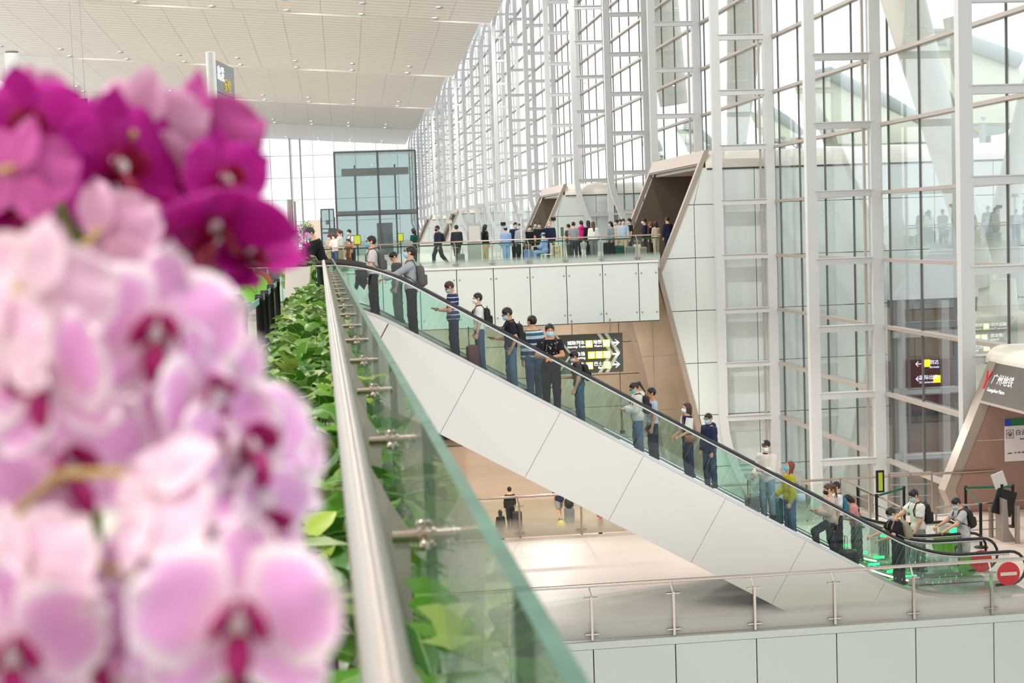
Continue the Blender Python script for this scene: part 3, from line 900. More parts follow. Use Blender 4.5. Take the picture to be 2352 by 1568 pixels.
# ================================================================== HALL FURNITURE left of the railing
def column(lab, px0, px1, ytop, Y):
    a, b = atY(px0, ytop, Y), atY(px1, ytop, Y)
    r = (b.x - a.x) / 2
    t = thing('round_column', lab, 'column', ((a.x + b.x) / 2, Y, 0))
    MB().lathe([(r * 1.25, 0), (r * 1.25, .2), (r, .25), (r, a.z)], ((a.x + b.x) / 2, Y, 0), 24).build('shaft', WHITE, t)
    MB().lathe([(r * .4, a.z), (r * .9, a.z + .03), (r * .9, a.z + .08)], ((a.x + b.x) / 2, Y, 0), 24).build('cap', STEEL, t)
column('thick white round column at the far left edge', 10, 44, 123, 60)
column('white round column behind the magenta orchids, second from left', 137, 162, 212, 90)
tp = thing('sign_pylon', 'white pole with a tall grey double-sided direction sign above the orchids', 'sign', atY(488, 270, 40))
p = atY(483, 121, 40)
MB().lathe([(.16, 0), (.125, .05), (.125, p.z), (.1, p.z + .02)], (p.x, 40, 0), 20).build('pole', WHITE, tp)
pz = atY(510, 280, 40).z
SG = M('sign grey', (128, 134, 134), .5)
q = MB()
for za, zb in ((p.z - .18, p.z - 1.0), (p.z - 1.02, p.z - 2.25)):
    q.add([(p.x + .12, 40.05, za), (p.x + .44, 42.2, za), (p.x + .44, 42.2, zb), (p.x + .12, 40.05, zb), (p.x + .06, 40.1, za), (p.x + .38, 42.25, za), (p.x + .38, 42.25, zb), (p.x + .06, 40.1, zb)],
          [(0, 1, 2, 3), (7, 6, 5, 4), (0, 4, 5, 1), (1, 5, 6, 2), (2, 6, 7, 3), (3, 7, 4, 0)])
q.build('sign_board', SG, tp)
YG = M('sign yellow glow', (240, 214, 20), .5, emit=.9)
WG = M('sign white glow', (245, 248, 250), .5, emit=1.1)
dx = Vector((.32, 2.15, 0)).normalized(); nn = Vector((2.15, -.32, 0)).normalized()
def on(tq, z): return Vector((p.x + .12, 40.05, z)) + dx * tq + nn * .01
for z, mt_, s, tq in ((p.z - .45, WG, '出发', .1), (p.z - .7, M('sign dull yellow', (214, 190, 50), .5, emit=.2), '安检', .85), (p.z - 1.45, M('sign blue', (70, 120, 200), .5, emit=.5), '国际', .3), (p.z - 1.9, WG, '国内', .3)):
    text(s, .42, mt_, on(tq, z - .2), dx, (0, 0, 1), parent=tp)
# hanging sign with one lit character
c1, c2 = atY(166, 227, 70), atY(203, 290, 70)
hs = thing('hanging_sign', 'black hanging sign with white lit characters near the left columns', 'sign', ((c1.x + c2.x) / 2, 70, (c1.z + c2.z) / 2))
bx('panel', BLACKM, c1.x, c2.x, 70, 70.2, c2.z, c1.z, hs)
text('国际', .36, WG, (c1.x + .06, 69.98, (c1.z + c2.z) / 2 - .1), (1, 0, 0), (0, 0, 1), parent=hs)
for x in (c1.x + .1, c2.x - .1): MB().tube([(x, 70.1, c1.z), (x, 70.1, zlip(x))], .012, 6).build('suspension_rod', STEEL, hs)
# screens
def screen(lab, q0, q1, Y, bands):
    a, b = atY(q0[0], q0[1], Y), atY(q1[0], q1[1], Y)
    t = thing('display_screen', lab, 'screen', ((a.x + b.x) / 2, Y, b.z))
    bx('housing', BLACKM, a.x, b.x, Y, Y + .12, b.z, a.z, t)
    h = a.z - b.z
    for z0, z1, mt_ in bands: bx('lit_band', mt_, a.x + .03, b.x - .03, Y - .01, Y, b.z + h * z0, b.z + h * z1, t)
    MB().tube([((a.x + b.x) / 2, Y + .06, 0), ((a.x + b.x) / 2, Y + .06, b.z)], .05, 8).build('stand', BLACKM, t)
SCG = M('screen green', (96, 210, 90), .5, emit=.9); SCB = M('screen blue', (90, 150, 230), .5, emit=1.1)
screen('dark display screen with green header left of the small tree', (622, 495), (647, 513), 60, [(.72, .95, SCG)])
screen('blue lit display screen below the green-headed one', (648, 513), (664, 540), 58, [(.1, .9, SCB)])
screen('black wall display partly hidden by the magenta orchid petal', (556, 456), (588, 500), 66, [])
po = thing('white_post', 'slim pale post left of the small tree', 'post', atY(666, 540, 55))
p2 = atY(665, 458, 55); MB().lathe([(.1, 0), (.1, p2.z)], (p2.x, 55, 0), 12).build('shaft', STEEL, po)
MB().lathe([(.035, 0), (.035, atY(677, 462, 55).z)], (atY(677, 462, 55).x, 55, 0), 10).build('thin_rod', STEEL, po)
kiosk = thing('service_counter', 'pale service counter with beige back panel behind the small tree', 'counter', atY(720, 560, 66))
a, b = atY(705, 506, 66), atY(738, 560, 66)
bx('back_panel', M('counter cream', (226, 210, 194), .5), a.x, b.x, 66, 66.2, 0, a.z, kiosk)
bx('worktop', M('counter cream', ()), a.x - 2, b.x, 64.6, 65.4, .95, 1.0, kiosk)
bx('front', M('counter cream', ()), a.x - 2, b.x, 64.7, 64.8, 0, .95, kiosk)
dkc = thing('check_in_desk', 'dark check-in desk with white uprights behind the orchids', 'desk', atY(590, 590, 36))
a, b = atY(545, 540, 36), atY(640, 604, 36)
bx('front', DGREY, a.x, b.x, 36, 36.1, .35, a.z, dkc)
for k in range(4): bx('upright', WHITE, a.x + .33 * k, a.x + .33 * k + .04, 35.9, 36, 0, a.z + .15, dkc)
# wall mounted camera pylon etc. on the bridge: temperature posts, notices
def pole_sign(lab, q0, q1, Y, zf, mat, ph=1.05):
    a, b = atY(q0[0], q0[1], Y), atY(q1[0], q1[1], Y)
    t = thing('notice_stand', lab, 'sign', ((a.x + b.x) / 2, Y, zf))
    bx('frame', BLACKM, a.x - .02, b.x + .02, Y, Y + .02, b.z - .02, a.z + .02, t)
    bx('notice', mat, a.x, b.x, Y - .006, Y, b.z, a.z, t)
    q = MB().lathe([(.14, zf), (.14, zf + .02), (.02, zf + .03), (.02, b.z)], ((a.x + b.x) / 2, Y + .01, 0), 10); q.build('stand', BLACKM, t)
LIME = M('lime notice', (188, 200, 60), .5)
pole_sign('lime green notice on a black stand behind the footbridge railing, near the man in white', (813, 541), (828, 560), 62.5, 0, LIME)
pole_sign('second lime green notice standing before the glass lift', (914, 537), (926, 553), 63, 0, LIME)
pole_sign('narrow green notice stand among the queue on the footbridge', (1289, 523), (1294, 541), 66, 0, M('green notice', (70, 120, 70), .5))
gp = thing('info_pillar', 'grey metal information pillar standing on the footbridge', 'pillar', atY(1090, 600, 64.8))
a, b = atY(1074, 514, 64.8), atY(1107, 600, 64.8)
bx('body', M('pillar grey', (176, 176, 172), .4, .3), a.x, b.x, 64.8, 65.2, 0, a.z, gp)
bx('screen', M('pillar screen', (206, 202, 196), .3), a.x + .04, b.x - .04, 64.78, 64.8, a.z - .8, a.z - .1, gp)
def thin_mast(lab, q, Y, head):
    a = atY(q[0], q[1], Y); t = thing('thermal_camera_mast', lab, 'mast', (a.x, Y, 0))
    MB().lathe([(.2, 0), (.2, .04), (.03, .06), (.03, a.z)], (a.x, Y, 0), 12).build('pole', WHITE, t)
    bx('camera_head', head, a.x - .12, a.x + .1, Y - .1, Y + .1, a.z - .02, a.z + .14, t)
thin_mast('tall white mast with a camera on top on the footbridge', (1196, 490), 64.3, WHITE)
thin_mast('white mast with black camera behind the bald man', (1271, 506), 67, BLACKM)
thin_mast('short mast with black camera beside the staff in blue gown', (1156, 517), 67, BLACKM)
thin_mast('white scanner stand near the brown corridor mouth further along', (1033, 512), 69, WHITE)

# ---- wayfinding sign under the bridge
a, b = atY(1288, 770, 62), atY(1432, 853, 62)
ws = thing('wayfinding_sign', 'large dark lit direction sign with yellow icons and white arrows under the footbridge', 'sign', ((a.x + b.x) / 2, 62, b.z))
W_, H_ = b.x - a.x, a.z - b.z
x0 = a.x; z0 = b.z - .0; SH = -.035 * 0
SB = M('sign dark olive', (44, 48, 42), .5); SBL = M('sign chevron grey', (150, 158, 146), .5)
bx('panel', SB, x0 - .25, x0 + W_, 62, 62.18, z0, z0 + H_, ws)
q = MB()
def chev(u, wd, tip): 
    h = H_
    A = [(x0 + u, z0 + h), (x0 + u + tip, z0 + h / 2), (x0 + u, z0)]; B = [(x0 + u + wd, z0 + h), (x0 + u + wd + tip, z0 + h / 2), (x0 + u + wd, z0)]
    q.strip(A, B, 'y', 61.985, 62)
chev(-.25, .1, .62); chev(1.55, .16, .52); chev(1.86, .16, .52)
q.build('chevrons', SBL, ws)
YI = M('icon yellow', (236, 232, 60), .5, emit=.9); WI = M('icon white', (250, 252, 246), .5, emit=1.5)
def icon(x, z, s=.3):
    bx('icon', YI, x, x + s, 61.975, 61.985, z, z + s, ws)
    bx('icon_face', WI, x + .04, x + s - .04, 61.97, 61.976, z + .05, z + s - .04, ws)
def arrow(x, z):
    q = MB()
    q.box(x, x + .26, 61.97, 61.985, z - .035, z + .035)
    q.bar((x + .12, 61.978, z + .14), (x + .29, 61.978, z), .015, .075, (0, 1, 0)); q.bar((x + .12, 61.978, z - .14), (x + .29, 61.978, z), .015, .075, (0, 1, 0))
    q.build('arrow', WI, ws)
rows = [z0 + H_ * f for f in (.66, .37, .1)]
def st(s, size, xr, z): text(s, size, WI, (xr, 61.97, z), (1, 0, 0), (0, 0, 1), parent=ws, align='RIGHT')
u = W_ / 2.6
for r_, (cn, en, cx_) in enumerate((('城际列车', 'Intercity Train', 1.0), ('停车场', 'Parking', 1.0), ('网约车', 'Car Hailing', .95))):
    st(cn, .19, x0 + cx_ * u, rows[r_] + .15); st(en, .13, x0 + cx_ * u, rows[r_] + .01)
icon(x0 + 1.03 * u, rows[0]); st('地铁', .19, x0 + 1.72 * u, rows[0] + .15); st('Metro', .13, x0 + 1.72 * u, rows[0] + .01); icon(x0 + 1.76 * u, rows[0])
for k in range(3): icon(x0 + (1.12 + .32 * k) * u, rows[1])
icon(x0 + 1.02 * u, rows[2]); st('巴士', .19, x0 + 1.72 * u, rows[2] + .15); st('Bus', .13, x0 + 1.72 * u, rows[2] + .01); icon(x0 + 1.76 * u, rows[2])
for r_ in range(3): arrow(x0 + 2.16 * u, rows[r_] + .16)
for x in (x0 + .5, x0 + W_ - .5): MB().tube([(x, 62.1, z0 + H_), (x, 62.1, -2.4)], .03, 6).build('hanger', STEEL, ws)

# ================================================================== GATES, KIOSK, BARRIERS on the middle landing
GATEM = M('gate steel', (176, 176, 172), .35, .5)
def gate(lab, q, Y, w_=.26, h=.72):
    a = atZ(q[0], q[1], F1); a = atY(q[0], q[1], Y)
    t = thing('turnstile_gate', lab, 'gate', (a.x, Y, F1))
    bx('cabinet', GATEM, a.x - w_ / 2, a.x + w_ / 2, Y, Y + .5, F1, F1 + h, t)
    bx('top', M('gate top', (214, 212, 206), .3), a.x - w_ / 2 - .03, a.x + w_ / 2 + .03, Y - .03, Y + .53, F1 + h, F1 + h + .05, t)
    bx('green_light', LED, a.x - w_ / 2 + .05, a.x + w_ / 2 - .05, Y - .01, Y, F1 + .55, F1 + .66, t)
    for k in range(4): bx('rib', DGREY, a.x - w_ / 2 + .05 + k * .06, a.x - w_ / 2 + .07 + k * .06, Y - .006, Y, F1 + .08, F1 + .5, t)
gate('steel turnstile gate with a green light, nearest the red disc', (2190, 1280), 31.9)
gate('steel turnstile gate with a green light in the middle', (2085, 1270), 31.9)
gate('steel turnstile gate with a green light at left, behind the woman in pink', (2030, 1255), 31.9)
kp = atZ(2315, 1236, F1); kp = atY(2300, 1240, 33.2)
kk = thing('self_service_kiosk', 'curved grey self-service kiosk with a tilted screen near the metro entrance', 'kiosk', (kp.x, 33.2, F1))
prof = [(-.05, 0), (.26, 0), (.24, .06), (.1, .3), (.06, 1.0), (-.05, 1.05)]
MB().prism([(kp.x + a_, F1 + b_) for a_, b_ in prof], 'y', 33.0, 33.4).build('body', M('kiosk grey', (150, 140, 132), .4), kk)
MB().bar((kp.x - .02, 33.2, F1 + .62), (kp.x + .16, 33.2, F1 + 1.2), .5, .06, (0, 1, 0)).build('back_panel', BLACKM, kk)
MB().bar((kp.x - .1, 33.2, F1 + 1.62), (kp.x + .02, 33.2, F1 + 1.28), .3, .05, (0, 1, 0)).build('screen_head', M('kiosk screen shell', (206, 204, 200), .4), kk)
MB().tube([(kp.x, 33.2, F1 + 1.0), (kp.x + .02, 33.2, F1 + 1.35)], .05, 8).build('neck', BLACKM, kk)
bst = []
for q_, Y, lab in (((1970, 1107), 35.6, 'black stanchion with green belt left of the lime notice'), ((2013, 1136), 34.4, 'black stanchion carrying the lime notice'), ((2076, 1112), 35.2, 'slim black stanchion right of the lime notice'),
                   ((2218, 1137), 34.8, 'black stanchion holding a green belt behind the man in grey polo'), ((2326, 1132), 34.6, 'black stanchion right of the grey kiosk'), ((2252, 1152), 32.6, 'black stanchion between the grey polo man and the kiosk')):
    g_ = atY(q_[0], q_[1], Y); bst.append((g_.x, Y)); stanchion(lab, g_.x, Y, F1, 1.05)
def gb(lab, i, j): belt(lab, (bst[i][0], bst[i][1], F1 + 1.0), (bst[j][0], bst[j][1], F1 + 1.0), BELTG)
gb('dark green belt sloping to the lime notice', 0, 1); gb('dark green belt right of the lime notice', 1, 2); gb('dark green belt behind the grey polo man', 3, 4); gb('dark green belt in front of the kiosk', 3, 5)
nb = thing('notice_stand', 'lime notice in a black frame on the middle landing', 'sign', (bst[1][0], 34.3, F1))
a, b = atY(2017, 1085, 34.3), atY(2027, 1126, 34.3)
bx('frame', BLACKM, a.x - .05, b.x + .05, 34.3, 34.34, b.z - .05, a.z + .05, nb); bx('notice', LIME, a.x, b.x, 34.28, 34.3, b.z, a.z, nb)
# steel tube barriers
def barrier(lab, q0, q1, Y, ph, rails=4, Y1=None):
    a, b = atY(q0[0], q0[1], Y), atY(q1[0], q1[1], Y1 or Y)
    Y1 = Y1 or Y
    t = thing('tube_barrier', lab, 'barrier', ((a.x + b.x) / 2, Y, F1))
    for k in range(rails):
        f = 1 - k * .24
        MB().tube([(a.x, Y, F1 + (a.z - F1) * f), (b.x, Y1, F1 + (b.z - F1) * f)], .026 if k == 0 else .013, 8).build('rail', CHROME, t)
    n = 3
    for k in range(n):
        f = k / (n - 1); x = a.x + (b.x - a.x) * f; y = Y + (Y1 - Y) * f; z = a.z + (b.z - a.z) * f
        MB().tube([(x, y, F1), (x, y, z)], .025, 8).build('post', CHROME, t)
barrier('steel tube barrier with four rails behind the man in the grey polo', (2150, 1165), (2302, 1152), 33.4, 1.0)
barrier('steel tube barrier below the middle landing rail, left of the metro entrance', (2042, 1087), (2140, 1085), 36.0, 1.0)
barrier('sloping steel tube barrier behind the pink shirt woman', (1930, 1097), (2070, 1165), 35.8, 1.0, 4, 33.6)
bo = thing('steel_bollard', 'round steel bollard at the lower right edge', 'bollard', atY(2336, 1248, 32.8))
g_ = atY(2336, 1160, 32.8); MB().lathe([(.06, F1), (.06, g_.z)], (g_.x, 32.8, 0), 14).build('shaft', STEEL, bo)
bo2 = thing('steel_bollard', 'round steel bollard left of the grey kiosk', 'bollard', atY(2276, 1240, 33.6))
g_ = atY(2276, 1164, 33.6); MB().lathe([(.06, F1), (.06, g_.z)], (g_.x, 33.6, 0), 14).build('shaft', STEEL, bo2)

# ================================================================== OUTSIDE
struct(MB().box(18.9, 400, -60, 500, -12, -11.9).build('ground', M('apron concrete', (176, 176, 172), .8)), 'pale concrete ground outside the glass wall')
COLM = M('outdoor white steel', (204, 206, 196), .45)
def spindle(lab, q0, q1, Y, r0, r1, X=None):
    a, b = atY(q0[0], q0[1], Y), atY(q1[0], q1[1], Y)
    d = b - a; a2 = a - d * 1.2
    t = thing('leaning_column', lab, 'column', (b.x, Y, -11.9))
    n = 10
    pts = [a2 + (b - a2) * (k / n) for k in range(n + 1)]
    rr = [r0 * .55 + (r0 - r0 * .55) * min(1, k / 4) if k < 5 else r0 + (r1 - r0) * ((k - 4) / (n - 4)) for k in range(n + 1)]
    MB().tube(pts, rr, 24).build('shaft', COLM, t)
    return t, b
t, b = spindle('large leaning white column outside, right of the third ladder truss', (2092, 60), (2262, 655), 49, .78, .42)
MB().lathe([(1.25, -11.9), (1.25, b.z - 1.6), (1.1, b.z - 1.5), (1.35, b.z - 1.4), (1.35, b.z - 1.05), (.7, b.z - .9), (.6, b.z + .2)], (b.x + .45, 49, 0), 26).build('pedestal', COLM, t)
spindle('leaning white column outside between second and third truss', (1715, 20), (1690, 350), 80, 1.25, .5)
spindle('slender leaning column outside above the largest corridor tube', (1520, 60), (1548, 240), 95, 1.3, .9)
spindle('leaning white column outside at the top right edge', (2200, 130), (2182, 40), 60, .35, .3)
spindle('leaning strut outside in the lower right bay', (2345, 330), (2262, 655), 49.5, .5, .35)
# canopies: curved shells
CAN = M('canopy fabric', (206, 208, 184), .7); CRIM = M('canopy rim', (170, 180, 182), .5)
def canopy(lab, pts_top, pts_bot, Y0, dep):
    t = thing('canopy', lab, 'canopy', atY(*pts_bot[0], Y0))
    A = [atY(x, y, Y0) for x, y in pts_top]; B = [atY(x, y, Y0) for x, y in pts_bot]
    n = 6
    P = []
    for i, (a, b) in enumerate(zip(A, B)):
        P.append([a + (b - a) * (k / n) + Vector((0, dep * math.sin(math.pi * .5 * (1 - k / n)) ** 2, 0)) for k in range(n + 1)])
    q = MB().grid(P)
    back = [[v + Vector((0, dep * .6 + .3, 0)) for v in r] for r in P]
    q.grid([r[::-1] for r in back])
    q.build('shell', CAN, t)
    MB().tube([P[i][0] + Vector((0, -.2, .0)) for i in range(len(P))], .42, 10).build('rim', CRIM, t)
    for v in (P[1][n], P[-2][n]): MB().tube([v + Vector((0, .2, .3)), (v.x, v.y + .2, -11.95)], .18, 8).build('support_post', CRIM, t)
    MB().tube([v + Vector((0, -.05, -.9)) for v in [P[i][1] for i in range(len(P))]], .03, 5).build('seam', JOINT, t)
canopy('pale rounded jet bridge canopy outside with grey rim, middle bay', [(1898, 165), (1950, 152), (2010, 185), (2080, 215), (2160, 262), (2200, 290)], [(1925, 330), (1960, 330), (2010, 330), (2080, 326), (2160, 325), (2200, 325)], 90, 4)
canopy('pale jet bridge canopy outside at the right edge', [(2205, 60), (2260, 62), (2310, 80), (2360, 98), (2420, 120)], [(2205, 285), (2260, 282), (2310, 282), (2360, 282), (2420, 282)], 72, 4)
canopy('small pale canopy outside between the first trusses from left', [(1775, 238), (1800, 250), (1838, 275), (1870, 305)], [(1775, 325), (1800, 325), (1838, 325), (1870, 325)], 90, 3)
canopy('farther pale canopy seen just above the largest corridor mouth', [(1596, 278), (1612, 283), (1632, 305), (1660, 330)], [(1596, 345), (1612, 345), (1632, 345), (1660, 345)], 92, 3)
canopy('small pale canopy seen left of the largest corridor mouth', [(1502, 312), (1522, 325), (1530, 345)], [(1502, 365), (1522, 365), (1530, 365)], 120, 3)
# grey boarding bridge underside beyond the right bay
jb = thing('boarding_bridge', 'grey boarding bridge with yellow mark outside at right', 'bridge', atY(2280, 320, 84))
a, b = atY(2205, 285, 82), atY(2345, 318, 82)
MB().prism([(a.x, a.z), (b.x, a.z + .2), (b.x - 1, b.z + .3), (a.x, b.z)], 'y', 82, 86).build('deck', M('bridge grey', (172, 176, 172), .6), jb)
MB().tube([(b.x - 1.2, 84, b.z + .5), (b.x - 1.2, 84, -11.95)], .3, 10).build('support_post', MATS['bridge grey'], jb)
g_ = atY(2248, 300, 81.9); q = MB(); q.bar((g_.x - .25, 81.9, g_.z + .12), (g_.x + .05, 81.9, g_.z - .12), .04, .14, (0, 1, 0)); q.box(g_.x + .0, g_.x + .2, 81.88, 81.92, g_.z - .12, g_.z + .12); q.build('yellow_mark', M('mark yellow', (250, 226, 20), .5), jb)
mr = thing('mural', 'pink and orange painted panel outside at the right edge', 'mural', atY(2330, 400, 75))
a, b = atY(2300, 340, 75), atY(2352, 415, 75)
PK = M('mural pink', (245, 150, 200), .6)
q = MB().tube([(a.x + .9, 75, b.z + .4), (a.x + .35, 75, b.z + .75), (a.x + .5, 75, b.z + 1.2), (a.x + 1.1, 75, a.z + .1)], [.25, .3, .35, .3], 10); q.build('pink_form', PK, mr)
bx('orange_form', M('mural orange', (250, 150, 110), .6), a.x + .75, a.x + 1.2, 75.1, 75.3, b.z, b.z + .9, mr)
bx('wall', M('mural wall', (225, 225, 225), .6), a.x, a.x + 4, 75.4, 75.6, -11.9, b.z + .1, mr)
# grey service building with lit sign behind the lower right panes
sb = thing('service_building', 'dark grey service building behind the lower right panes', 'building', (22, 58, -11.9))
GB = M('building grey', (150, 152, 156), .6); GB2 = M('building dark grey', (92, 94, 98), .6)
a, b = atY(2052, 690, 58), atY(2210, 1090, 58)
bx('wall', GB2, a.x, a.x + 5.5, 58.4, 58.7, -11.9, a.z, sb)
for q0, q1 in (((2068, 690), (2082, 1080)), ((2160, 690), (2182, 1080))):
    u0, u1 = atY(*q0, 58), atY(*q1, 58); bx('pier', GB, u0.x, u1.x, 57.9, 58.4, -11.9, u0.z, sb)
for yy in (770, 900, 1050):
    u0 = atY(2052, yy, 58); bx('beam', GB, a.x, a.x + 5.5, 57.95, 58.3, u0.z - .12, u0.z + .12, sb)
u0, u1 = atY(2104, 700, 58), atY(2156, 735, 58)
bx('window_pane', M('dark window', (60, 66, 72), .15), u0.x, u1.x, 58.3, 58.4, u1.z, u0.z, sb)
MB().prism([(atY(2190, 520, 58).x, atY(2190, 520, 58).z), (a.x, a.z), (a.x + 5.5, a.z), (a.x + 5.5, atY(2190, 520, 58).z)], 'y', 58.2, 58.6).build('stair_wall', M('building pale', (196, 200, 204), .6), sb)
es = thing('exit_sign_board', 'black lit board with yellow squares seen through the lower right glass', 'sign', atY(2140, 850, 57))
u0, u1 = atY(2085, 818, 57), atY(2160, 892, 57)
bx('panel', BLACKM, u0.x, u1.x, 57, 57.1, u1.z, u0.z, es)
w_ = u1.x - u0.x; h_ = u0.z - u1.z
WV = M('sign lilac white', (226, 220, 255), .5, emit=1.1)
for s, x, z, sz, mt_ in (('←', .2, .68, .34, WV), ('到达', .66, .74, .2, WV), ('Arrivals', .66, .62, .13, WV), ('←', .2, .24, .34, WV), ('国际出发', .34, .3, .2, WV), ('Departures', .34, .18, .13, WV)):
    text(s, sz, mt_, (u0.x + w_ * x, 56.98, u1.z + h_ * z), (1, 0, 0), (0, 0, 1), parent=es)
for x, z in ((.46, .66), (.78, .18)): bx('icon', YG, u0.x + w_ * x, u0.x + w_ * x + .3, 56.98, 57, u1.z + h_ * z, u1.z + h_ * z + .3, es)
# ================================================================== PEOPLE
def snet(fn, lo, hi, h):
    """polygon surface of the zero level of fn on a grid of pitch h (surface nets)"""
    lo = np.array(lo, float) - 1.5 * h
    n = np.maximum(np.ceil((np.array(hi) + 1.5 * h - lo) / h).astype(int) + 1, 4)
    ax = [lo[i] + h * np.arange(n[i]) for i in range(3)]
    G = np.stack(np.meshgrid(*ax, indexing='ij'), -1).reshape(-1, 3)
    V = fn(G).reshape(n)
    S = V < 0
    c = S[:-1, :-1, :-1].astype(np.int8)
    cnt = sum(S[i:n[0] - 1 + i, j:n[1] - 1 + j, k:n[2] - 1 + k].astype(np.int8) for i in (0, 1) for j in (0, 1) for k in (0, 1))
    I = np.argwhere((cnt > 0) & (cnt < 8))
    if len(I) == 0: return np.zeros((0, 3)), []
    cor = [(i, j, k) for i in (0, 1) for j in (0, 1) for k in (0, 1)]
    cv = np.stack([V[I[:, 0] + a, I[:, 1] + b, I[:, 2] + d] for a, b, d in cor], 1)
    acc = np.zeros((len(I), 3)); num = np.zeros(len(I))
    for a in range(8):
        for b in range(a + 1, 8):
            df = np.abs(np.array(cor[a]) - np.array(cor[b]))
            if df.sum() != 1: continue
            va, vb = cv[:, a], cv[:, b]
            mk = (va < 0) != (vb < 0)
            t = np.where(mk, va / np.where(mk, va - vb, 1), 0)[:, None]
            pos = np.array(cor[a]) + t * (np.array(cor[b]) - np.array(cor[a]))
            acc += np.where(mk[:, None], pos, 0); num += mk
    vs = lo + (I + acc / num[:, None]) * h
    idx = -np.ones(n, int); idx[I[:, 0], I[:, 1], I[:, 2]] = np.arange(len(I))
    fs = []
    for d in range(3):
        e = [1 if q == d else 0 for q in range(3)]; o1, o2 = [q for q in range(3) if q != d]
        A = S[:n[0] - e[0], :n[1] - e[1], :n[2] - e[2]]; B = S[e[0]:, e[1]:, e[2]:]
        K = np.argwhere(A != B); K = K[(K[:, o1] > 0) & (K[:, o2] > 0)]
        if len(K) == 0: continue
        flip = ~A[K[:, 0], K[:, 1], K[:, 2]]
        def cell(u, v):
            q = K.copy(); q[:, o1] -= u; q[:, o2] -= v
            return idx[q[:, 0], q[:, 1], q[:, 2]]
        Q = np.stack([cell(1, 1), cell(0, 1), cell(0, 0), cell(1, 0)], 1)
        if d == 1: flip = ~flip
        Q[flip] = Q[flip][:, ::-1]
        fs.append(Q[(Q >= 0).all(1)])
    return vs, np.concatenate(fs).tolist()
def cap(P, a, b, ra, rb, ax=None, fac=1.):
    q = P - a; ab = b - a
    if ax is not None:
        q = q + np.outer(q @ ax, ax) * (fac - 1); ab = ab + ax * (ab @ ax) * (fac - 1)
    t = np.clip(q @ ab / max(ab @ ab, 1e-9), 0, 1)
    return np.linalg.norm(q - t[:, None] * ab, axis=1) - (ra + (rb - ra) * t)
def ell(P, c, r, F=None):
    q = P - c
    if F is not None: q = q @ F.T
    k0 = np.linalg.norm(q / r, axis=1); k1 = np.linalg.norm(q / (np.array(r) ** 2), axis=1)
    return k0 * (k0 - 1) / np.maximum(k1, 1e-6)
def smin(ds, k):
    out = ds[0]
    for d in ds[1:]:
        h = np.maximum(k - np.abs(out - d), 0) / k
        out = np.minimum(out, d) - h * h * k * .25
    return out
def A3(*x): return np.array(x, float)
D2 = math.radians
DOWN, PHONE, RAIL, POCKET = (4, 8, 12, 2, 'in'), (16, 8, 92, 30, 'up'), (50, 10, 78, 0, 'down'), (-16, 20, 24, 18, 'in')
HOLD, FWD, BACKH = (10, 10, 60, 10, 'in'), (62, 8, 66, 4, 'down'), (-14, 8, 6, 0, 'in')

def cloth(name, col, rough=.85):
    return M('cloth ' + name, col, rough, bump=.12, scale=40, spec=.25)
def striped(name, stripes, period, base=0.):
    """horizontal stripes by height on the wearer: stripes = [(start, colour), ...] over one period"""
    if name in MATS: return MATS[name]
    mt = bpy.data.materials.new(name); mt.use_nodes = True
    nt = mt.node_tree; b = nt.nodes['Principled BSDF']; b.inputs['Roughness'].default_value = .85
    tc = nt.nodes.new('ShaderNodeTexCoord'); sx = nt.nodes.new('ShaderNodeSeparateXYZ')
    m1 = nt.nodes.new('ShaderNodeMath'); m1.operation = 'DIVIDE'; m1.inputs[1].default_value = period
    m2 = nt.nodes.new('ShaderNodeMath'); m2.operation = 'FRACT'
    rp = nt.nodes.new('ShaderNodeValToRGB'); rp.color_ramp.interpolation = 'CONSTANT'
    el = rp.color_ramp.elements
    el[0].position, el[0].color = stripes[0][0], lin(stripes[0][1]); el[1].position, el[1].color = stripes[1][0], lin(stripes[1][1])
    for p_, c_ in stripes[2:]:
        e = el.new(p_); e.color = lin(c_)
    nt.links.new(tc.outputs['Object'], sx.inputs[0]); nt.links.new(sx.outputs['Z'], m1.inputs[0]); nt.links.new(m1.outputs[0], m2.inputs[0])
    nt.links.new(m2.outputs[0], rp.inputs['Fac']); nt.links.new(rp.outputs['Color'], b.inputs['Base Color'])
    MATS[name] = mt
    return mt
SKIN = M('skin', (222, 172, 142), .5, spec=.3)
SKIN2 = M('skin tan', (204, 150, 118), .5, spec=.3)
HAIR = M('black hair', (24, 21, 20), .45)
HAIRB = M('brown hair', (84, 48, 34), .45)
HAIRR = M('reddish brown hair', (122, 62, 38), .42)
EYE = M('dark eye', (26, 20, 18), .3)
MASKB = M('light blue mask', (176, 214, 228), .7)
MASKT = M('turquoise mask', (112, 196, 216), .7)
MASKW = M('white mask', (236, 238, 240), .7)
MASKK = M('black mask', (28, 28, 30), .7)
GLS = M('glasses frame', (30, 28, 28), .3)

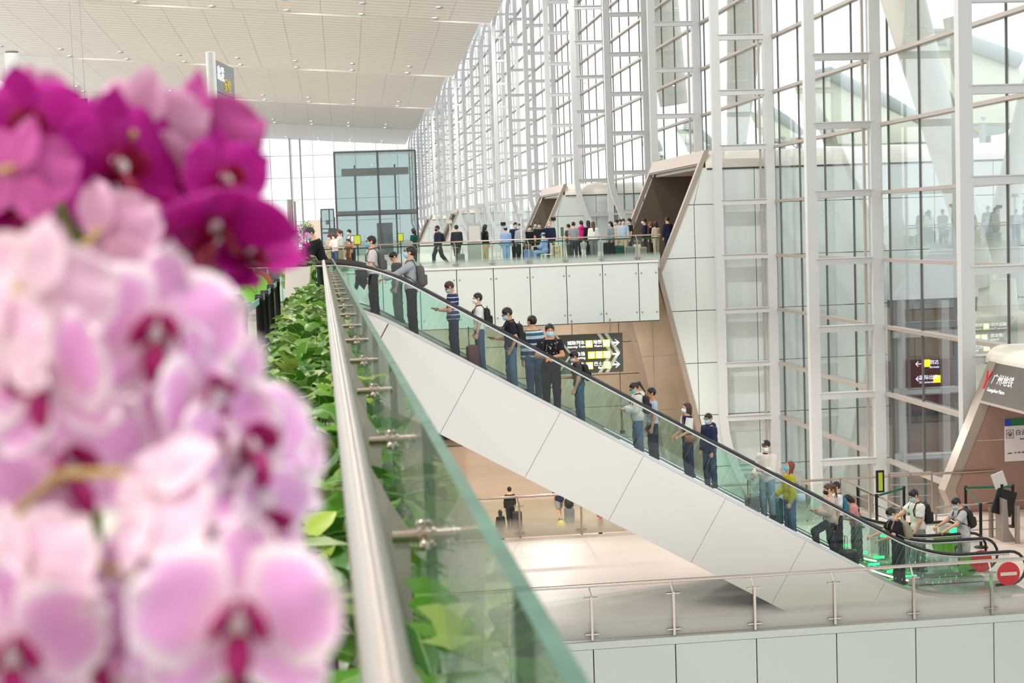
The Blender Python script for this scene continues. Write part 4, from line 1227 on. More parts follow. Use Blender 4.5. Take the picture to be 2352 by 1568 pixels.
def person(label, loc, rz, H=1.72, arms=(DOWN, DOWN), legs=((3, -2), (-2, -5)), lean=0, head=(8, 0), skin=SKIN, hair='short', hairm=HAIR,
           top=None, sleeve='short', hem=-.04, loose=.0, collar=None, bottom=None, leg='long', shoes=None, mask=MASKB, glasses=False, cap_=None,
           female=False, h=.02, group=None, hood=False, seated=False):
    s = H / 1.72
    t = thing('person', label, 'person', loc, group, rz)
    L = D2(lean); u = A3(0, math.sin(L), math.cos(L)); f = A3(0, math.cos(L), -math.sin(L)); r = A3(1, 0, 0)
    wd = .9 if female else 1.
    def ldir(a): return A3(0, math.sin(D2(a)), -math.cos(D2(a)))
    hip = A3(0, 0, 0)
    J = {}
    low = 0
    for sd, (ta, sa) in zip((1, -1), legs):
        hj = hip + A3(sd * .088 * wd, 0, -.02) * s
        kn = hj + ldir(ta) * .425 * s + A3(sd * .01, 0, 0); an = kn + ldir(sa) * .405 * s
        J[sd] = [hj, kn, an]; low = min(low, an[2] - .075 * s)
    hip = A3(0, 0, -low)
    for sd in J: J[sd] = [p + hip for p in J[sd]]
    sh_c = hip + u * .5 * s; nb = hip + u * .535 * s
    hp_, hy_ = D2(head[0]), D2(head[1])
    hf = A3(-math.sin(hy_) * math.cos(hp_), math.cos(hy_) * math.cos(hp_), -math.sin(hp_)); hr = A3(math.cos(hy_), math.sin(hy_), 0); hu = np.cross(hr, hf)
    hc = nb + (u * .5 + hu * .5) * .155 * s + hf * .02 * s
    HF = np.stack([hr, hf, hu])
    def hpt(x, y, z): return hc + (hr * x + hf * y + hu * z) * s
    for sd, am in zip((1, -1), arms):
        ua, uo, fa, fi, palm = am
        sj = sh_c + r * sd * (.166 * wd) * s - u * .05 * s
        d1 = A3(sd * math.sin(D2(uo)), math.sin(D2(ua)) * math.cos(D2(uo)), -math.cos(D2(ua)) * math.cos(D2(uo)))
        d2 = A3(-sd * math.sin(D2(fi)), math.sin(D2(fa)) * math.cos(D2(fi)), -math.cos(D2(fa)) * math.cos(D2(fi)))
        el = sj + d1 * .285 * s; wr = el + d2 * .245 * s
        pn = {'in': A3(-sd, 0, 0), 'up': A3(0, -.5, 1), 'down': A3(0, 0, -1)}[palm]
        pn = pn - d2 * (pn @ d2); pn /= np.linalg.norm(pn)
        J[sd * 2] = [sj, el, wr, d2, pn]
    def torso(P, o):
        return [ell(P, hip + u * .03 * s, A3(.16 * (1.06 if female else 1), .115, .13) * s + o),
                cap(P, hip + u * .08 * s, hip + u * .24 * s, (.135 * wd) * s + o, (.138 * wd) * s + o, f, 1.35),
                cap(P, hip + u * .24 * s + f * .008, hip + u * .41 * s, (.148 * wd) * s + o, (.152 * wd) * s + o, f, 1.38),
                cap(P, sh_c - r * .115 * wd * s - u * .055 * s, sh_c + r * .115 * wd * s - u * .055 * s, .064 * s + o * .8, .064 * s + o * .8, f, 1.1)] + [cap(P, nb - u * .0 * s, sh_c + r * sd_ * .12 * wd * s - u * .03 * s, .05 * s + o * .4, .05 * s + o * .6) for sd_ in (1, -1)]
    def arm(P, sd, o, upto=9):
        sj, el, wr, d2, pn = J[sd * 2]
        out = [cap(P, sj, el, .056 * s * wd + o, .043 * s * wd + o)]
        if upto > 1: out.append(cap(P, el, wr, .043 * s * wd + o, .029 * s + o))
        return out
    def legp(P, sd, o, ol=None):
        hj, kn, an = J[sd]; ol = o if ol is None else ol
        return [cap(P, hj, kn, .084 * s + o, .058 * s + ol), cap(P, kn, an, .057 * s + ol, .038 * s + ol)]
    allp = np.stack([p for k in (1, -1) for p in J[k]] + [p for k in (2, -2) for p in J[k][:3]] + [hc + hu * .13 * s, hc - hf * .1 * s, hc + hf * .1 * s])
    lo, hi = allp.min(0) - .17, allp.max(0) + .15
    lo[2] = min(lo[2], 0)
    kk = .03 * s
    def body(P):
        ds = torso(P, 0) + [cap(P, nb - u * .05 * s, hc - hu * .03 * s - hf * .02 * s, .058 * s, .052 * s)]
        ds += [ell(P, hpt(0, -.012, .02), A3(.076, .094, .1) * s, HF), ell(P, hpt(0, .022, -.055), A3(.057, .062, .07) * s, HF)]
        for sd in (1, -1):
            ds += arm(P, sd, 0) + legp(P, sd, -.004)
            an = J[sd][2]
            ds += [cap(P, an + A3(0, -.04, -.035) * s, an + A3(sd * .012, .13, -.05) * s, .032 * s, .024 * s)]
        return smin(ds, kk)
    V, Fc = snet(body, lo, hi, h)
    q = MB(); q.add(V, Fc, 0, True)
    # finer face (nose, ears) and separate fingers, joined into the same figure
    fh = h * .55
    def face(P):
        ds = [ell(P, hpt(0, -.012, .02), A3(.077, .095, .101) * s, HF), ell(P, hpt(0, .022, -.055), A3(.058, .064, .07) * s, HF),
              cap(P, hpt(0, .088, .01), hpt(0, .108, -.028), .009 * s, .014 * s), ell(P, hpt(.0, .085, -.062), A3(.026, .012, .012) * s, HF)]
        ds += [ell(P, hpt(sd * .078, -.012, -.005), A3(.012, .022, .034) * s, HF) for sd in (1, -1)]
        return smin(ds, .018 * s)
    V, Fc = snet(face, hc - .15 * s, hc + .15 * s, fh); q.add(V, Fc, 0, True)
    for sd in (1, -1):
        q.ball(hpt(sd * .031, .083, .012), .009 * s, 6, 1)
        sj, el, wr, d2, pn = J[sd * 2]
        ac = -sd * np.cross(pn, d2)
        def hand(P):
            ds = [cap(P, wr - d2 * .01, wr + d2 * .085 * s, .032 * s, .04 * s, pn, 2.3)]
            for off, ln in ((.03, .07), (.011, .08), (-.009, .074), (-.028, .056)):
                b0 = wr + (d2 * .085 + ac * off) * s
                c1 = D2(28); dd = d2 * math.cos(c1) + pn * math.sin(c1); b1 = b0 + dd * ln * .5 * s
                c2 = D2(68); de = d2 * math.cos(c2) + pn * math.sin(c2); b2 = b1 + de * ln * .5 * s
                ds += [cap(P, b0, b1, .0095 * s, .0088 * s), cap(P, b1, b2, .0088 * s, .0075 * s)]
            b0 = wr + (d2 * .03 + ac * .03) * s; b1 = b0 + (d2 * .035 + ac * .028 + pn * .012) * s
            ds += [cap(P, b0, b1, .013 * s, .0105 * s), cap(P, b1, b1 + (d2 * .03 + pn * .014) * s, .0105 * s, .009 * s)]
            return smin(ds, .007 * s)
        c_ = wr + d2 * .08 * s
        V, Fc = snet(hand, c_ - .11 * s, c_ + .11 * s, max(.0075, h * .36)); q.add(V, Fc, 0, True)
    q.build('body', [skin, EYE], t, local=True)
    wob = lambda P: .005 * np.sin(P[:, 2] * 46 + P[:, 0] * 17) * np.sin(P[:, 1] * 31 + P[:, 2] * 9)
    def make(nm, fn, mat, lo_, hi_, hh=h):
        V, Fc = snet(fn, lo_, hi_, hh)
        if len(V): MB().add(V, Fc, 0, True).build(nm, mat, t, local=True)
    # ---- trousers
    def tro(P):
        ds = [ell(P, hip + u * .02 * s, A3(.172 * (1.05 if female else 1), .128, .14) * s)] 
        for sd in (1, -1): ds += legp(P, sd, .017 * s, .022 * s + loose * .4)
        d = smin(ds, .02) + wob(P)
        d = np.maximum(d, (P - (hip + u * .11 * s)) @ u)
        cutz = {'long': .075, 'shorts': J[1][1][2] / s + .06, 'crop': .22}[leg]
        return np.maximum(d, cutz * s - P[:, 2]) if not (seated and leg == 'long') else d
    l2, h2 = lo.copy(), hi.copy(); h2[2] = hip[2] + .16
    make('trousers', tro, bottom or cloth('black', (30, 30, 34)), l2, h2)
    # ---- shoes
    for sd in (1, -1):
        an = J[sd][2]
        def shoe(P):
            d = smin([cap(P, an + A3(0, -.045, -.03) * s, an + A3(sd * .012, .14, -.042) * s, .045 * s, .038 * s), cap(P, an + A3(0, -.02, .01) * s, an + A3(0, -.02, -.03) * s, .047 * s, .05 * s)], .02)
            return np.maximum(d, (an[2] - .074 * s) - P[:, 2])
        make('shoe', shoe, shoes or M('dark shoe', (34, 32, 32), .5), an + A3(-.08, -.14, -.09), an + A3(.1, .22, .07), max(h * .8, .014))
    # ---- shirt
    o = .018 + loose
    def shirt(P):
        ds = torso(P, o)
        for sd in (1, -1):
            sj, el, wr, d2, pn = J[sd * 2]
            if sleeve == 'none': continue
            if sleeve == 'short':
                d1 = (el - sj) / np.linalg.norm(el - sj)
                a_ = cap(P, sj, el, .056 * s * wd + o + .006, .052 * s * wd + o + .008)
                a_ = np.maximum(a_, (P - (sj + d1 * .2 * s)) @ d1)
                ds.append(a_)
            else:
                a_ = smin([cap(P, sj, el, .056 * s * wd + o, .046 * s * wd + o), cap(P, el, wr, .045 * s * wd + o, .034 * s + o)], .02)
                ds.append(np.maximum(a_, (P - wr) @ d2 + .005))
        d = smin(ds, .025) + wob(P)
        d = np.maximum(d, (hip + u * hem * s - P) @ u)
        return np.maximum(d, (P - (nb - u * .012 * s)) @ u)
    l2 = lo.copy(); l2[2] = max(0, min(hip[2] + (hem - .08) * s, J[2][2][2] - .08, J[-2][2][2] - .08)) if sleeve == 'long' else hip[2] + (hem - .1) * s
    h2 = hi.copy(); h2[2] = nb[2] + .1
    tp_ = top or cloth('white', (232, 230, 226))
    make('jacket' if loose > .012 else 'shirt', shirt, tp_, l2, h2)
    if collar or hood:
        q = MB()
        cc = nb + u * .004 * s
        ring = [cc + (r * math.cos(a) * .068 + f * math.sin(a) * .066 + u * (-.012 * math.sin(a))) * s for a in [2 * math.pi * k / 14 for k in range(14)]]
        q.tube([tuple(p) for p in ring], .02 * s if not hood else .032 * s, 8, closed=True)
        if hood: q.ball(nb - f * .1 * s - u * .03 * s, .09 * s, 10)
        q.build('hood' if hood else 'collar', collar or tp_, t, local=True)
    # ---- hair
    if hair != 'bald':
        def hairf(P):
            qd = (P - hc) @ HF.T
            d = ell(P, hpt(0, -.016, .026), A3(.088, .106, .108) * s, HF) + .003 * np.sin(P[:, 0] * 120) * np.sin(P[:, 2] * 90)
            fr_ = {'crew': .58, 'short': .5}.get(hair, .42)
            d = np.maximum(d, qd[:, 1] * .8 - (qd[:, 2] - .012 * s) * fr_ * 1.5 - (.038 if hair not in ('long', 'bob', 'pony') else .03) * s)
            if hair in ('short', 'crew'): d = np.maximum(d, (-.06 * s - qd[:, 2]))
            if hair == 'long':
                d = smin([d, cap(P, hpt(0, -.06, -.02), hpt(0, -.1, -.3), .08 * s, .05 * s, hf, 1.6), cap(P, hpt(.06, -.02, 0), hpt(.075, -.02, -.22), .028 * s, .02 * s), cap(P, hpt(-.06, -.02, 0), hpt(-.075, -.02, -.22), .028 * s, .02 * s)], .03)
            if hair == 'bob':
                d = smin([d, cap(P, hpt(0, -.05, -.02), hpt(0, -.06, -.12), .085 * s, .075 * s), cap(P, hpt(.07, 0, 0), hpt(.075, .01, -.1), .024 * s, .02 * s), cap(P, hpt(-.07, 0, 0), hpt(-.075, .01, -.1), .024 * s, .02 * s)], .03)
            if hair == 'pony':
                d = smin([d, cap(P, hpt(0, -.1, .05), hpt(0, -.16, .02), .03 * s, .036 * s), cap(P, hpt(0, -.16, .02), hpt(0, -.15, -.24), .036 * s, .016 * s)], .02)
            return d
        make('hair', hairf, hairm, hc + A3(-.22, -.26, -.38) * s, hc + A3(.22, .26, .17) * s, min(h, .018))
    if cap_:
        def capf(P):
            qd = (P - hc) @ HF.T
            d = np.maximum(ell(P, hpt(0, -.014, .034), A3(.093, .112, .112) * s, HF), .04 * s - qd[:, 2])
            br = np.maximum(ell(P, hpt(0, .1, .05), A3(.07, .085, .012) * s, HF), 0 - qd[:, 1])
            return np.minimum(d, br)
        make('cap', capf, cap_, hc - .24 * s, hc + .24 * s, min(h, .014))
    if mask:
        def maskf(P):
            qd = (P - hc) @ HF.T
            d = smin([ell(P, hpt(0, .026, -.052), A3(.068, .078, .072) * s, HF), cap(P, hpt(0, .1, -.02), hpt(0, .098, -.06), .022 * s, .024 * s)], .02)
            d = np.maximum(d, .018 * s - qd[:, 1])
            d = np.maximum(d, qd[:, 2] + .008 * s)
            return np.maximum(d, -.118 * s - qd[:, 2])
        V, Fc = snet(maskf, hc - .17 * s, hc + .17 * s, min(h * .7, .013))
        q = MB().add(V, Fc, 0, True)
        for sd in (1, -1): q.tube([tuple(hpt(sd * .062, .03, -.03)), tuple(hpt(sd * .079, -.01, .0)), tuple(hpt(sd * .082, -.02, .012))], .0035, 4)
        q.build('mask', mask, t, local=True)
    if glasses:
        q = MB()
        for sd in (1, -1):
            q.tube([tuple(hpt(sd * .032 + .026 * math.cos(a), .1, .012 + .02 * math.sin(a))) for a in [2 * math.pi * k / 10 for k in range(10)]], .0035, 4, closed=True)
            q.tube([tuple(hpt(sd * .058, .1, .016)), tuple(hpt(sd * .08, -.01, .012))], .0035, 4)
        q.tube([tuple(hpt(-.008, .1, .014)), tuple(hpt(.008, .1, .014))], .0035, 4)
        q.build('glasses', GLS, t, local=True)
    info = dict(t=t, hip=hip, u=u, f=f, r=r, s=s, nb=nb, sh=sh_c, J=J, mtx=t.matrix_basis.copy(), hc=hc, h=h, wd=wd)
    return info
BAGK = M('black bag fabric', (34, 34, 36), .75, bump=.1, scale=60)
BAGG = M('grey bag fabric', (92, 92, 92), .8, bump=.1, scale=60)
def backpack(pi, label, mat=BAGK, size=(.135, .07, .2), drop=.02, strapm=None, group=None):
    s, u, f, r = pi['s'], pi['u'], pi['f'], pi['r']
    c = pi['hip'] + u * (.3 - drop) * s - f * (.118 + size[1]) * s
    t = thing('backpack', label, 'backpack', tuple(pi['t'].matrix_basis @ Vector(c - u * size[2] * s)), group)
    base = t.matrix_basis.copy()
    def loc2(o):    # geometry is written in the wearer's frame
        o.parent = t; o.matrix_parent_inverse = base.inverted() @ pi['t'].matrix_basis
    F = np.stack([r, f, u])
    def rb(P, c_, hs, rad):
        q = np.abs((P - c_) @ F.T) - (np.array(hs) - rad)
        return np.linalg.norm(np.maximum(q, 0), axis=1) + np.minimum(q.max(1), 0) - rad
    hs = A3(*size) * s
    def main(P): return rb(P, c + f * .02 * (((P - c) @ u)[:, None] / .2), hs, .065 * s)
    def pocket(P): return rb(P, c - f * hs[1] - u * hs[2] * .35, (hs[0] * .8, .04 * s, hs[2] * .5), .03 * s)
    hh = max(pi['h'], .02)
    for nm, fn, ext in (('body', main, hs.max() + .03), ('pocket', pocket, hs.max() + .03)):
        V, Fc = snet(fn, c - ext - .05, c + ext + .05, hh)
        if len(V):
            o = MB().add(V, Fc, 0, True).build(nm, mat); loc2(o)
    q = MB(); q.tube([tuple(c + u * hs[2] + r * x) for x in (-.03 * s,)] + [tuple(c + u * (hs[2] + .035 * s))] + [tuple(c + u * hs[2] + r * .03 * s)], .008, 5); loc2(q.build('handle', mat))
    for sd in (1, -1):
        x = r * sd * .1 * s * pi['wd']
        p = [c + u * hs[2] * .85 + x + f * hs[1], pi['sh'] + x - f * .05 * s + u * .055 * s, pi['sh'] + x * 1.1 + f * .055 * s + u * .035 * s, pi['sh'] + x * 1.2 + f * .135 * s - u * .1 * s,
             pi['hip'] + u * .3 * s + x * 1.45 + f * .135 * s, pi['hip'] + u * .23 * s + r * sd * .165 * s + f * .02 * s, c - u * hs[2] * .7 + x * 1.1 + f * hs[1]]
        loc2(MB().tube([tuple(v) for v in p], .02 * s, 6, flat=.5).build('strap', strapm or mat))
    return t
def held(pi, side, name, label, cat, size, mat, off=(0, .1, 0), tilt=0):
    """a small box held in a hand"""
    sj, el, wr, d2, pn = pi['J'][side * 2]
    c = wr + d2 * .11 * pi['s'] + pn * .03
    ac = np.cross(pn, d2)
    w_ = pi['t'].matrix_basis @ Vector(c)
    t = thing(name, label, cat, w_)
    R3 = pi['t'].matrix_basis.to_3x3()
    q = MB().obox(w_, R3 @ Vector(ac) * size[0], R3 @ Vector(d2) * size[1], R3 @ Vector(pn) * size[2])
    q.build('case', mat, t)
    q = MB().obox(w_ + R3 @ Vector(pn) * (size[2] + .001), R3 @ Vector(ac) * size[0] * .9, R3 @ Vector(d2) * size[1] * .92, R3 @ Vector(pn) * .001)
    q.build('display', M('phone display', (60, 70, 90), .15), t)
    return t
def suitcase(label, x, y, z, w_=.4, d_=.25, hh=.58, mat=None, rz=0, handle=.4):
    t = thing('suitcase', label, 'suitcase', (x, y, z), None, rz)
    def rb(P):
        q = np.abs(P - A3(0, 0, .06 + hh / 2)) - (A3(w_ / 2, d_ / 2, hh / 2) - .05)
        return np.linalg.norm(np.maximum(q, 0), axis=1) + np.minimum(q.max(1), 0) - .05
    V, Fc = snet(rb, (-w_ / 2 - .03, -d_ / 2 - .03, .03), (w_ / 2 + .03, d_ / 2 + .03, hh + .1), .028)
    MB().add(V, Fc, 0, True).build('shell', mat, t, local=True)
    q = MB()
    for k in range(3): q.box(-w_ / 2 + .07 + k * (w_ - .16) / 2, -w_ / 2 + .09 + k * (w_ - .16) / 2, -d_ / 2 - .006, -d_ / 2 + .01, .12, hh)
    q.build('ribs', mat, t, local=True)
    q = MB().tube([(-.08, .06, hh + .04), (-.08, .06, hh + .06 + handle), (.08, .06, hh + .06 + handle), (.08, .06, hh + .04)], .01, 6); q.build('handle', STEEL, t, local=True)
    for sx in (-1, 1):
        for sy in (-1, 1):
            q = MB().tube([(sx * (w_ / 2 - .06) - .012, sy * (d_ / 2 - .05), .03), (sx * (w_ / 2 - .06) + .012, sy * (d_ / 2 - .05), .03)], .03, 10); q.build('wheel', DARK, t, local=True)
    return t
def zstep(x): 
    k = math.floor((x - (XE0 + .6)) / .4); x0 = XE0 + .6 + .4 * k
    return zdeck(x0 + .2) - .12
def on_esc(qx, qy, Y, rz, label, tall=1.0, **kw):
    a = atY(qx, qy, Y)
    z = zstep(a.x)
    H = max(1.5, min(1.86, (a.z - z) / tall))
    return person(label, (a.x, Y, z), D2(rz), H, **kw)
C = cloth
NAVY, BLACK, JEANS, LJEANS = C('navy', (36, 42, 70)), C('black', (30, 30, 34)), C('denim', (70, 96, 128)), C('light denim', (140, 160, 172))
STRN = striped('navy polo with thin white stripes', [(0, (38, 48, 92)), (.82, (222, 224, 230))], .085)
STRB = striped('blue white striped jumper', [(0, (34, 60, 96)), (.34, (220, 224, 226)), (.6, (48, 112, 140)), (.85, (220, 224, 226))], .24)
p = on_esc(853, 543, 28.9, 92, 'young man in pale grey polo and blue mask near the top of the escalator', top=C('pale grey', (214, 206, 202)), collar=C('dark grey', (84, 86, 90)), mask=MASKT, glasses=True, head=(-2, 0), arms=(DOWN, HOLD), skin=SKIN)
backpack(p, 'black backpack on the young man in the pale grey polo', BAGG)
jk = p['t'].matrix_basis @ Vector(p['J'][-2][2]); t = thing('folded_jacket', 'dark jacket draped over the forearm of the man in the pale grey polo', 'jacket', jk)
q = MB(); q.grid([[jk + Vector(((-.11 + .045 * i) * (1 + .05 * math.sin(j * 1.7)) + .02 * math.sin(j), -.07 + .03 * math.sin(i * 1.7 + j), .05 - (.065 + .012 * math.sin(i * 2.1)) * j)) for j in range(6)] for i in range(6)]); q.grid([[jk + Vector((-.11 + .045 * i, .06 + .02 * math.sin(i * 1.3 + j), .05 - .055 * j)) for j in range(6)][::-1] for i in range(6)])
q.grid([[jk + Vector((-.11 + .045 * i, y, .05 + .02 * math.cos(y * 20))) for y in (-.07, 0, .06)] for i in range(6)]); q.build('drape', C('charcoal', (52, 54, 60)), t)
on_esc(910, 598, 30.6, 100, 'dark haired person half hidden behind the man in grey, head bowed', tall=.96, top=C('dark grey', ()), head=(40, 0), mask=None, h=.024)
p = on_esc(941, 566, 28.75, 84, 'man in glasses and grey long sleeved shirt looking up, hand on the escalator rail', top=C('silver grey', (168, 172, 178)), collar=C('silver grey', ()), sleeve='long', hem=-.1, glasses=True, head=(-12, -6), arms=(POCKET, (58, 6, 74, 0, 'down')), bottom=C('black', ()))
backpack(p, 'grey backpack on the man in the grey long sleeved shirt', BAGG, drop=.05)
p = on_esc(1038, 645, 28.95, 88, 'man in navy polo with white stripes reading his phone on the escalator', top=STRN, collar=C('white', (232, 230, 226)), hem=-.14, loose=.012, head=(34, 0), arms=(PHONE, PHONE), glasses=True, mask=MASKB, hairm=M('dark brown hair', (62, 40, 30), .5), bottom=NAVY, skin=SKIN2)
held(p, -1, 'phone', 'phone held by the man in the striped navy polo', 'phone', (.038, .075, .005), BLACKM)
p = on_esc(1098, 674, 28.95, 90, 'young man in white shirt with black backpack, seen from behind his shoulder', top=C('white', ()), collar=C('white', ()), head=(2, 8), arms=(DOWN, DOWN), mask=MASKW, bottom=JEANS)
backpack(p, 'black backpack on the young man in the white shirt', BAGK)
xx = atY(1085, 800, 28.75).x; suitcase('dark red suitcase on the escalator step ahead of the man in the white shirt', xx, 28.75, zstep(xx), .34, .24, .5, M('maroon shell', (96, 26, 32), .4), D2(90), .35)
p = on_esc(1170, 706, 28.85, 92, 'man in black polo, jeans and glasses with one hand in his pocket', top=C('ink navy', (32, 36, 50)), collar=C('ink navy', ()), head=(26, 0), arms=(PHONE, POCKET), glasses=True, hair='crew', bottom=C('blue jeans', (86, 112, 142)), skin=SKIN2)
backpack(p, 'black backpack on the man in the black polo and jeans', BAGK)
held(p, 1, 'phone', 'phone held by the man in the black polo', 'phone', (.038, .075, .005), BLACKM)
on_esc(1222, 726, 29.25, 20, 'man in blue and white banded jumper turned away beside the black polo man', top=STRB, sleeve='long', hem=-.08, head=(0, 20), mask=None, bottom=C('denim', ()))
p = on_esc(1262, 745, 28.68, 168, 'person in black floral T-shirt and mask facing the viewer, arms on the handrail', top=C('black', ()), head=(4, 10), arms=((40, 14, 80, 48, 'down'), (40, 14, 80, 48, 'down')), mask=MASKB, skin=SKIN2, bottom=C('black', ()))
backpack(p, 'black backpack with red tag on the person in the black floral T-shirt', BAGK)
# printed flowers on that T-shirt
FW = M('print cream', (206, 200, 186), .8)
q = MB()
for k in range(26):
    a, z_ = RND.uniform(-1.1, 1.1), RND.uniform(.26, .47)
    s_ = p['s']; R_ = .185
    pos = p['hip'] + (p['r'] * math.sin(a) * .165 + p['f'] * (math.cos(a) * .118 + .022) + p['u'] * z_) * s_
    q.ball(pos, RND.uniform(.008, .016), 6)
q.build('floral_print', FW, p['t'], local=True)['kind'] = 'stuff'
p = on_esc(1328, 806, 28.85, 88, 'man in dark grey T-shirt and jeans looking down, black backpack', top=C('slate', (70, 68, 72)), head=(30, 0), arms=(PHONE, (2, 6, 20, 2, 'in')), mask=MASKW, bottom=C('teal jeans', (44, 92, 116)), skin=SKIN2, lean=4)
backpack(p, 'black backpack on the man in the dark grey T-shirt', BAGK)
p = on_esc(1462, 877, 28.8, 90, 'woman with ponytail in cream hoodie reading her phone, blue mask', female=True, hair='pony', hairm=M('black brown hair', (44, 28, 24), .45), top=C('cream', (222, 218, 208)), sleeve='long', hem=-.12, loose=.02, hood=True, head=(34, 0), arms=(PHONE, PHONE), mask=MASKT, glasses=True, bottom=C('blue jeans', ()))
backpack(p, 'black backpack on the woman in the cream hoodie', BAGK, (.14, .08, .21))
wv = p['t'].matrix_basis @ Vector(p['J'][-2][2] + p['J'][-2][3] * .08); t = thing('hanging_camera', 'small camera on a strap hanging from the hand of the hoodie woman', 'camera', wv)
q = MB().tube([wv, wv + Vector((-.01, -.01, -.2)), wv + Vector((0, 0, -.4))], .007, 5); q.tube([wv, wv + Vector((.02, -.01, -.2)), wv + Vector((.02, 0, -.4))], .007, 5); q.build('strap', BLACKM, t)
MB().obox(wv + Vector((.01, 0, -.44)), (.045, 0, 0), (0, .03, 0), (0, 0, .035)).tube([wv + Vector((.01, -.03, -.44)), wv + Vector((.01, -.07, -.44))], .026, 10).build('camera_body', DGREY, t)
on_esc(1497, 893, 29.2, 92, 'man in pale blue shirt standing right behind the hoodie woman', tall=.99, top=C('pale blue', (176, 198, 216)), head=(2, 0), mask=None, bottom=C('navy', ()), skin=SKIN2)
p = on_esc(1578, 938, 28.85, 96, 'woman with dark curly hair in navy top with white sleeves', female=True, hair='bob', hairm=M('dark brown hair', ()), top=C('navy', ()), sleeve='short', head=(-4, 4), mask=MASKW, arms=(HOLD, HOLD), bottom=C('navy', ()))
q = MB()
for sd in (1, -1):
    sj, el, wr, d2, pn = p['J'][sd * 2]; q.tube([tuple(sj + A3(sd * .02, 0, .03)), tuple(sj * .55 + el * .45), tuple(sj * .1 + el * .9)], [.072, .085, .09], 12)
q.build('sleeves', C('white', ()), p['t'], local=True)['kind'] = 'stuff'
hv = p['t'].matrix_basis @ Vector(p['hip'] + A3(-.2, .03, .02)); t = thing('shoulder_bag', 'small tan shoulder bag at the hip of the woman in navy and white', 'bag', hv)
MB().lathe([(.03, -.08), (.1, -.07), (.12, .0), (.1, .06), (.05, .07)], hv, 12).build('pouch', M('tan leather', (150, 104, 70), .5), t)
sh_ = p['t'].matrix_basis @ Vector(p['sh'] + A3(.1, .02, .05)); MB().tube([hv + Vector((0, 0, .06)), (hv + sh_) / 2 + Vector((-.1, -.08, .06)), sh_], .01, 5).build('strap', M('tan leather', ()), t)
p = on_esc(1628, 956, 28.85, 112, 'man in glasses, mask and navy hoodie looking toward the viewer', top=C('navy hoodie', (44, 50, 80)), sleeve='long', hem=-.1, loose=.014, hood=True, glasses=True, head=(6, 14), arms=(DOWN, DOWN), bottom=C('dark jeans', (48, 70, 96)))
CAPK = M('black cap', (26, 26, 30), .7)
p = on_esc(1760, 1010, 28.85, 128, 'man in black baseball cap, white mask and cream jacket', top=C('cream', ()), sleeve='long', hem=-.14, loose=.017, cap_=CAPK, hair='crew', head=(2, 16), mask=MASKW, arms=(HOLD, PHONE), collar=C('black', ()), bottom=LJEANS, tall=1.02)
text('NY', .07, M('cap white', (230, 230, 230), .6), tuple(p['t'].matrix_basis @ Vector(p['hc'] + A3(-.005, .125, .075) * p['s'])), tuple(p['t'].matrix_basis.to_3x3() @ Vector((-1, .3, 0))), (0, 0, 1), name='cap_letters', parent=p['t'], align='CENTER')
xx = atY(1727, 1130, 28.8).x; suitcase('grey suitcase on the step ahead of the man in the black cap', xx, 28.8, zstep(xx), .36, .24, .46, M('grey shell', (120, 122, 122), .4), D2(90), .3)
p = on_esc(1812, 1060, 28.85, 96, 'woman with long brown hair in yellow-green jumper looking up', female=True, hair='long', hairm=HAIRR, top=C('chartreuse', (186, 176, 40)), sleeve='long', hem=-.08, head=(-18, 0), mask=MASKT, arms=(HOLD, DOWN), bottom=C('blue jeans', ()))
hv = p['t'].matrix_basis @ Vector(p['hip'] + A3(-.14, -.17, .02)); t = thing('shoulder_bag', 'pale blue bag at the hip of the woman in the yellow-green jumper', 'bag', hv)
MB().lathe([(.04, -.1), (.1, -.09), (.11, .0), (.09, .07), (.03, .08)], hv, 12).build('pouch', M('pale blue bag', (190, 208, 216), .5), t)
MB().tube([hv + Vector((0, 0, .07)), hv + Vector((0, .02, .3)), p['t'].matrix_basis @ Vector(p['sh'] + A3(-.1, 0, .05))], .009, 5).build('strap', M('pale blue bag', ()), t)
xx = atY(1782, 1140, 29.1).x; suitcase('teal suitcase between the cap man and the yellow-green jumper woman', xx, 29.1, zstep(xx), .3, .24, .55, M('teal shell', (28, 92, 104), .4), D2(90), .4)
p = on_esc(1905, 1110, 28.8, 88, 'woman with long ponytail, black mask and pinkish sweatshirt stepping up', female=True, hair='pony', hairm=HAIRB, top=C('blush', (212, 186, 176)), sleeve='long', hem=-.05, loose=.016, head=(14, 0), mask=MASKK, arms=(PHONE, PHONE), legs=((-4, -14), (62, -8)), bottom=C('charcoal', ()), tall=1.0)
held(p, -1, 'phone', 'phone held by the woman with the black mask', 'phone', (.038, .075, .005), BLACKM)
xx = atY(1950, 1260, 28.75).x; t = suitcase('black soft bag on wheels trailing behind the woman with the black mask', xx, 28.75, zstep(xx), .42, .3, .36, BAGK, D2(90), .3)
p = on_esc(1922, 1120, 29.35, 90, 'person in white top with a teal backpack behind the ponytail woman', top=C('white', ()), mask=None, head=(6, 0), h=.024, tall=1.0)
backpack(p, 'teal backpack on the person in the white top', M('teal bag', (40, 120, 140), .7), (.12, .06, .17), .05)
p = on_esc(1966, 1134, 30.5, 98, 'woman in pink T-shirt bending over her phone on the rear escalator', female=True, hair='bob', top=C('pink', (228, 156, 158)), lean=16, head=(46, 0), loose=.012, arms=(PHONE, PHONE), mask=None, bottom=C('charcoal', ()), tall=.97)
def on_mid(qx, qy, Y, rz, label, tall=1.0, **kw):
    a = atY(qx, qy, Y); return person(label, (a.x, Y, F1 + .02), D2(rz), max(1.5, min(1.84, (a.z - F1) / tall)), **kw)
p = on_esc(2062, 1168, 28.7, 92, 'young man in black T-shirt looking down with both hands on the rail', top=C('black', ()), lean=8, head=(42, 0), arms=((40, 10, 76, 6, 'down'), (34, 12, 72, 20, 'down')), bottom=C('black', ()), tall=.97)
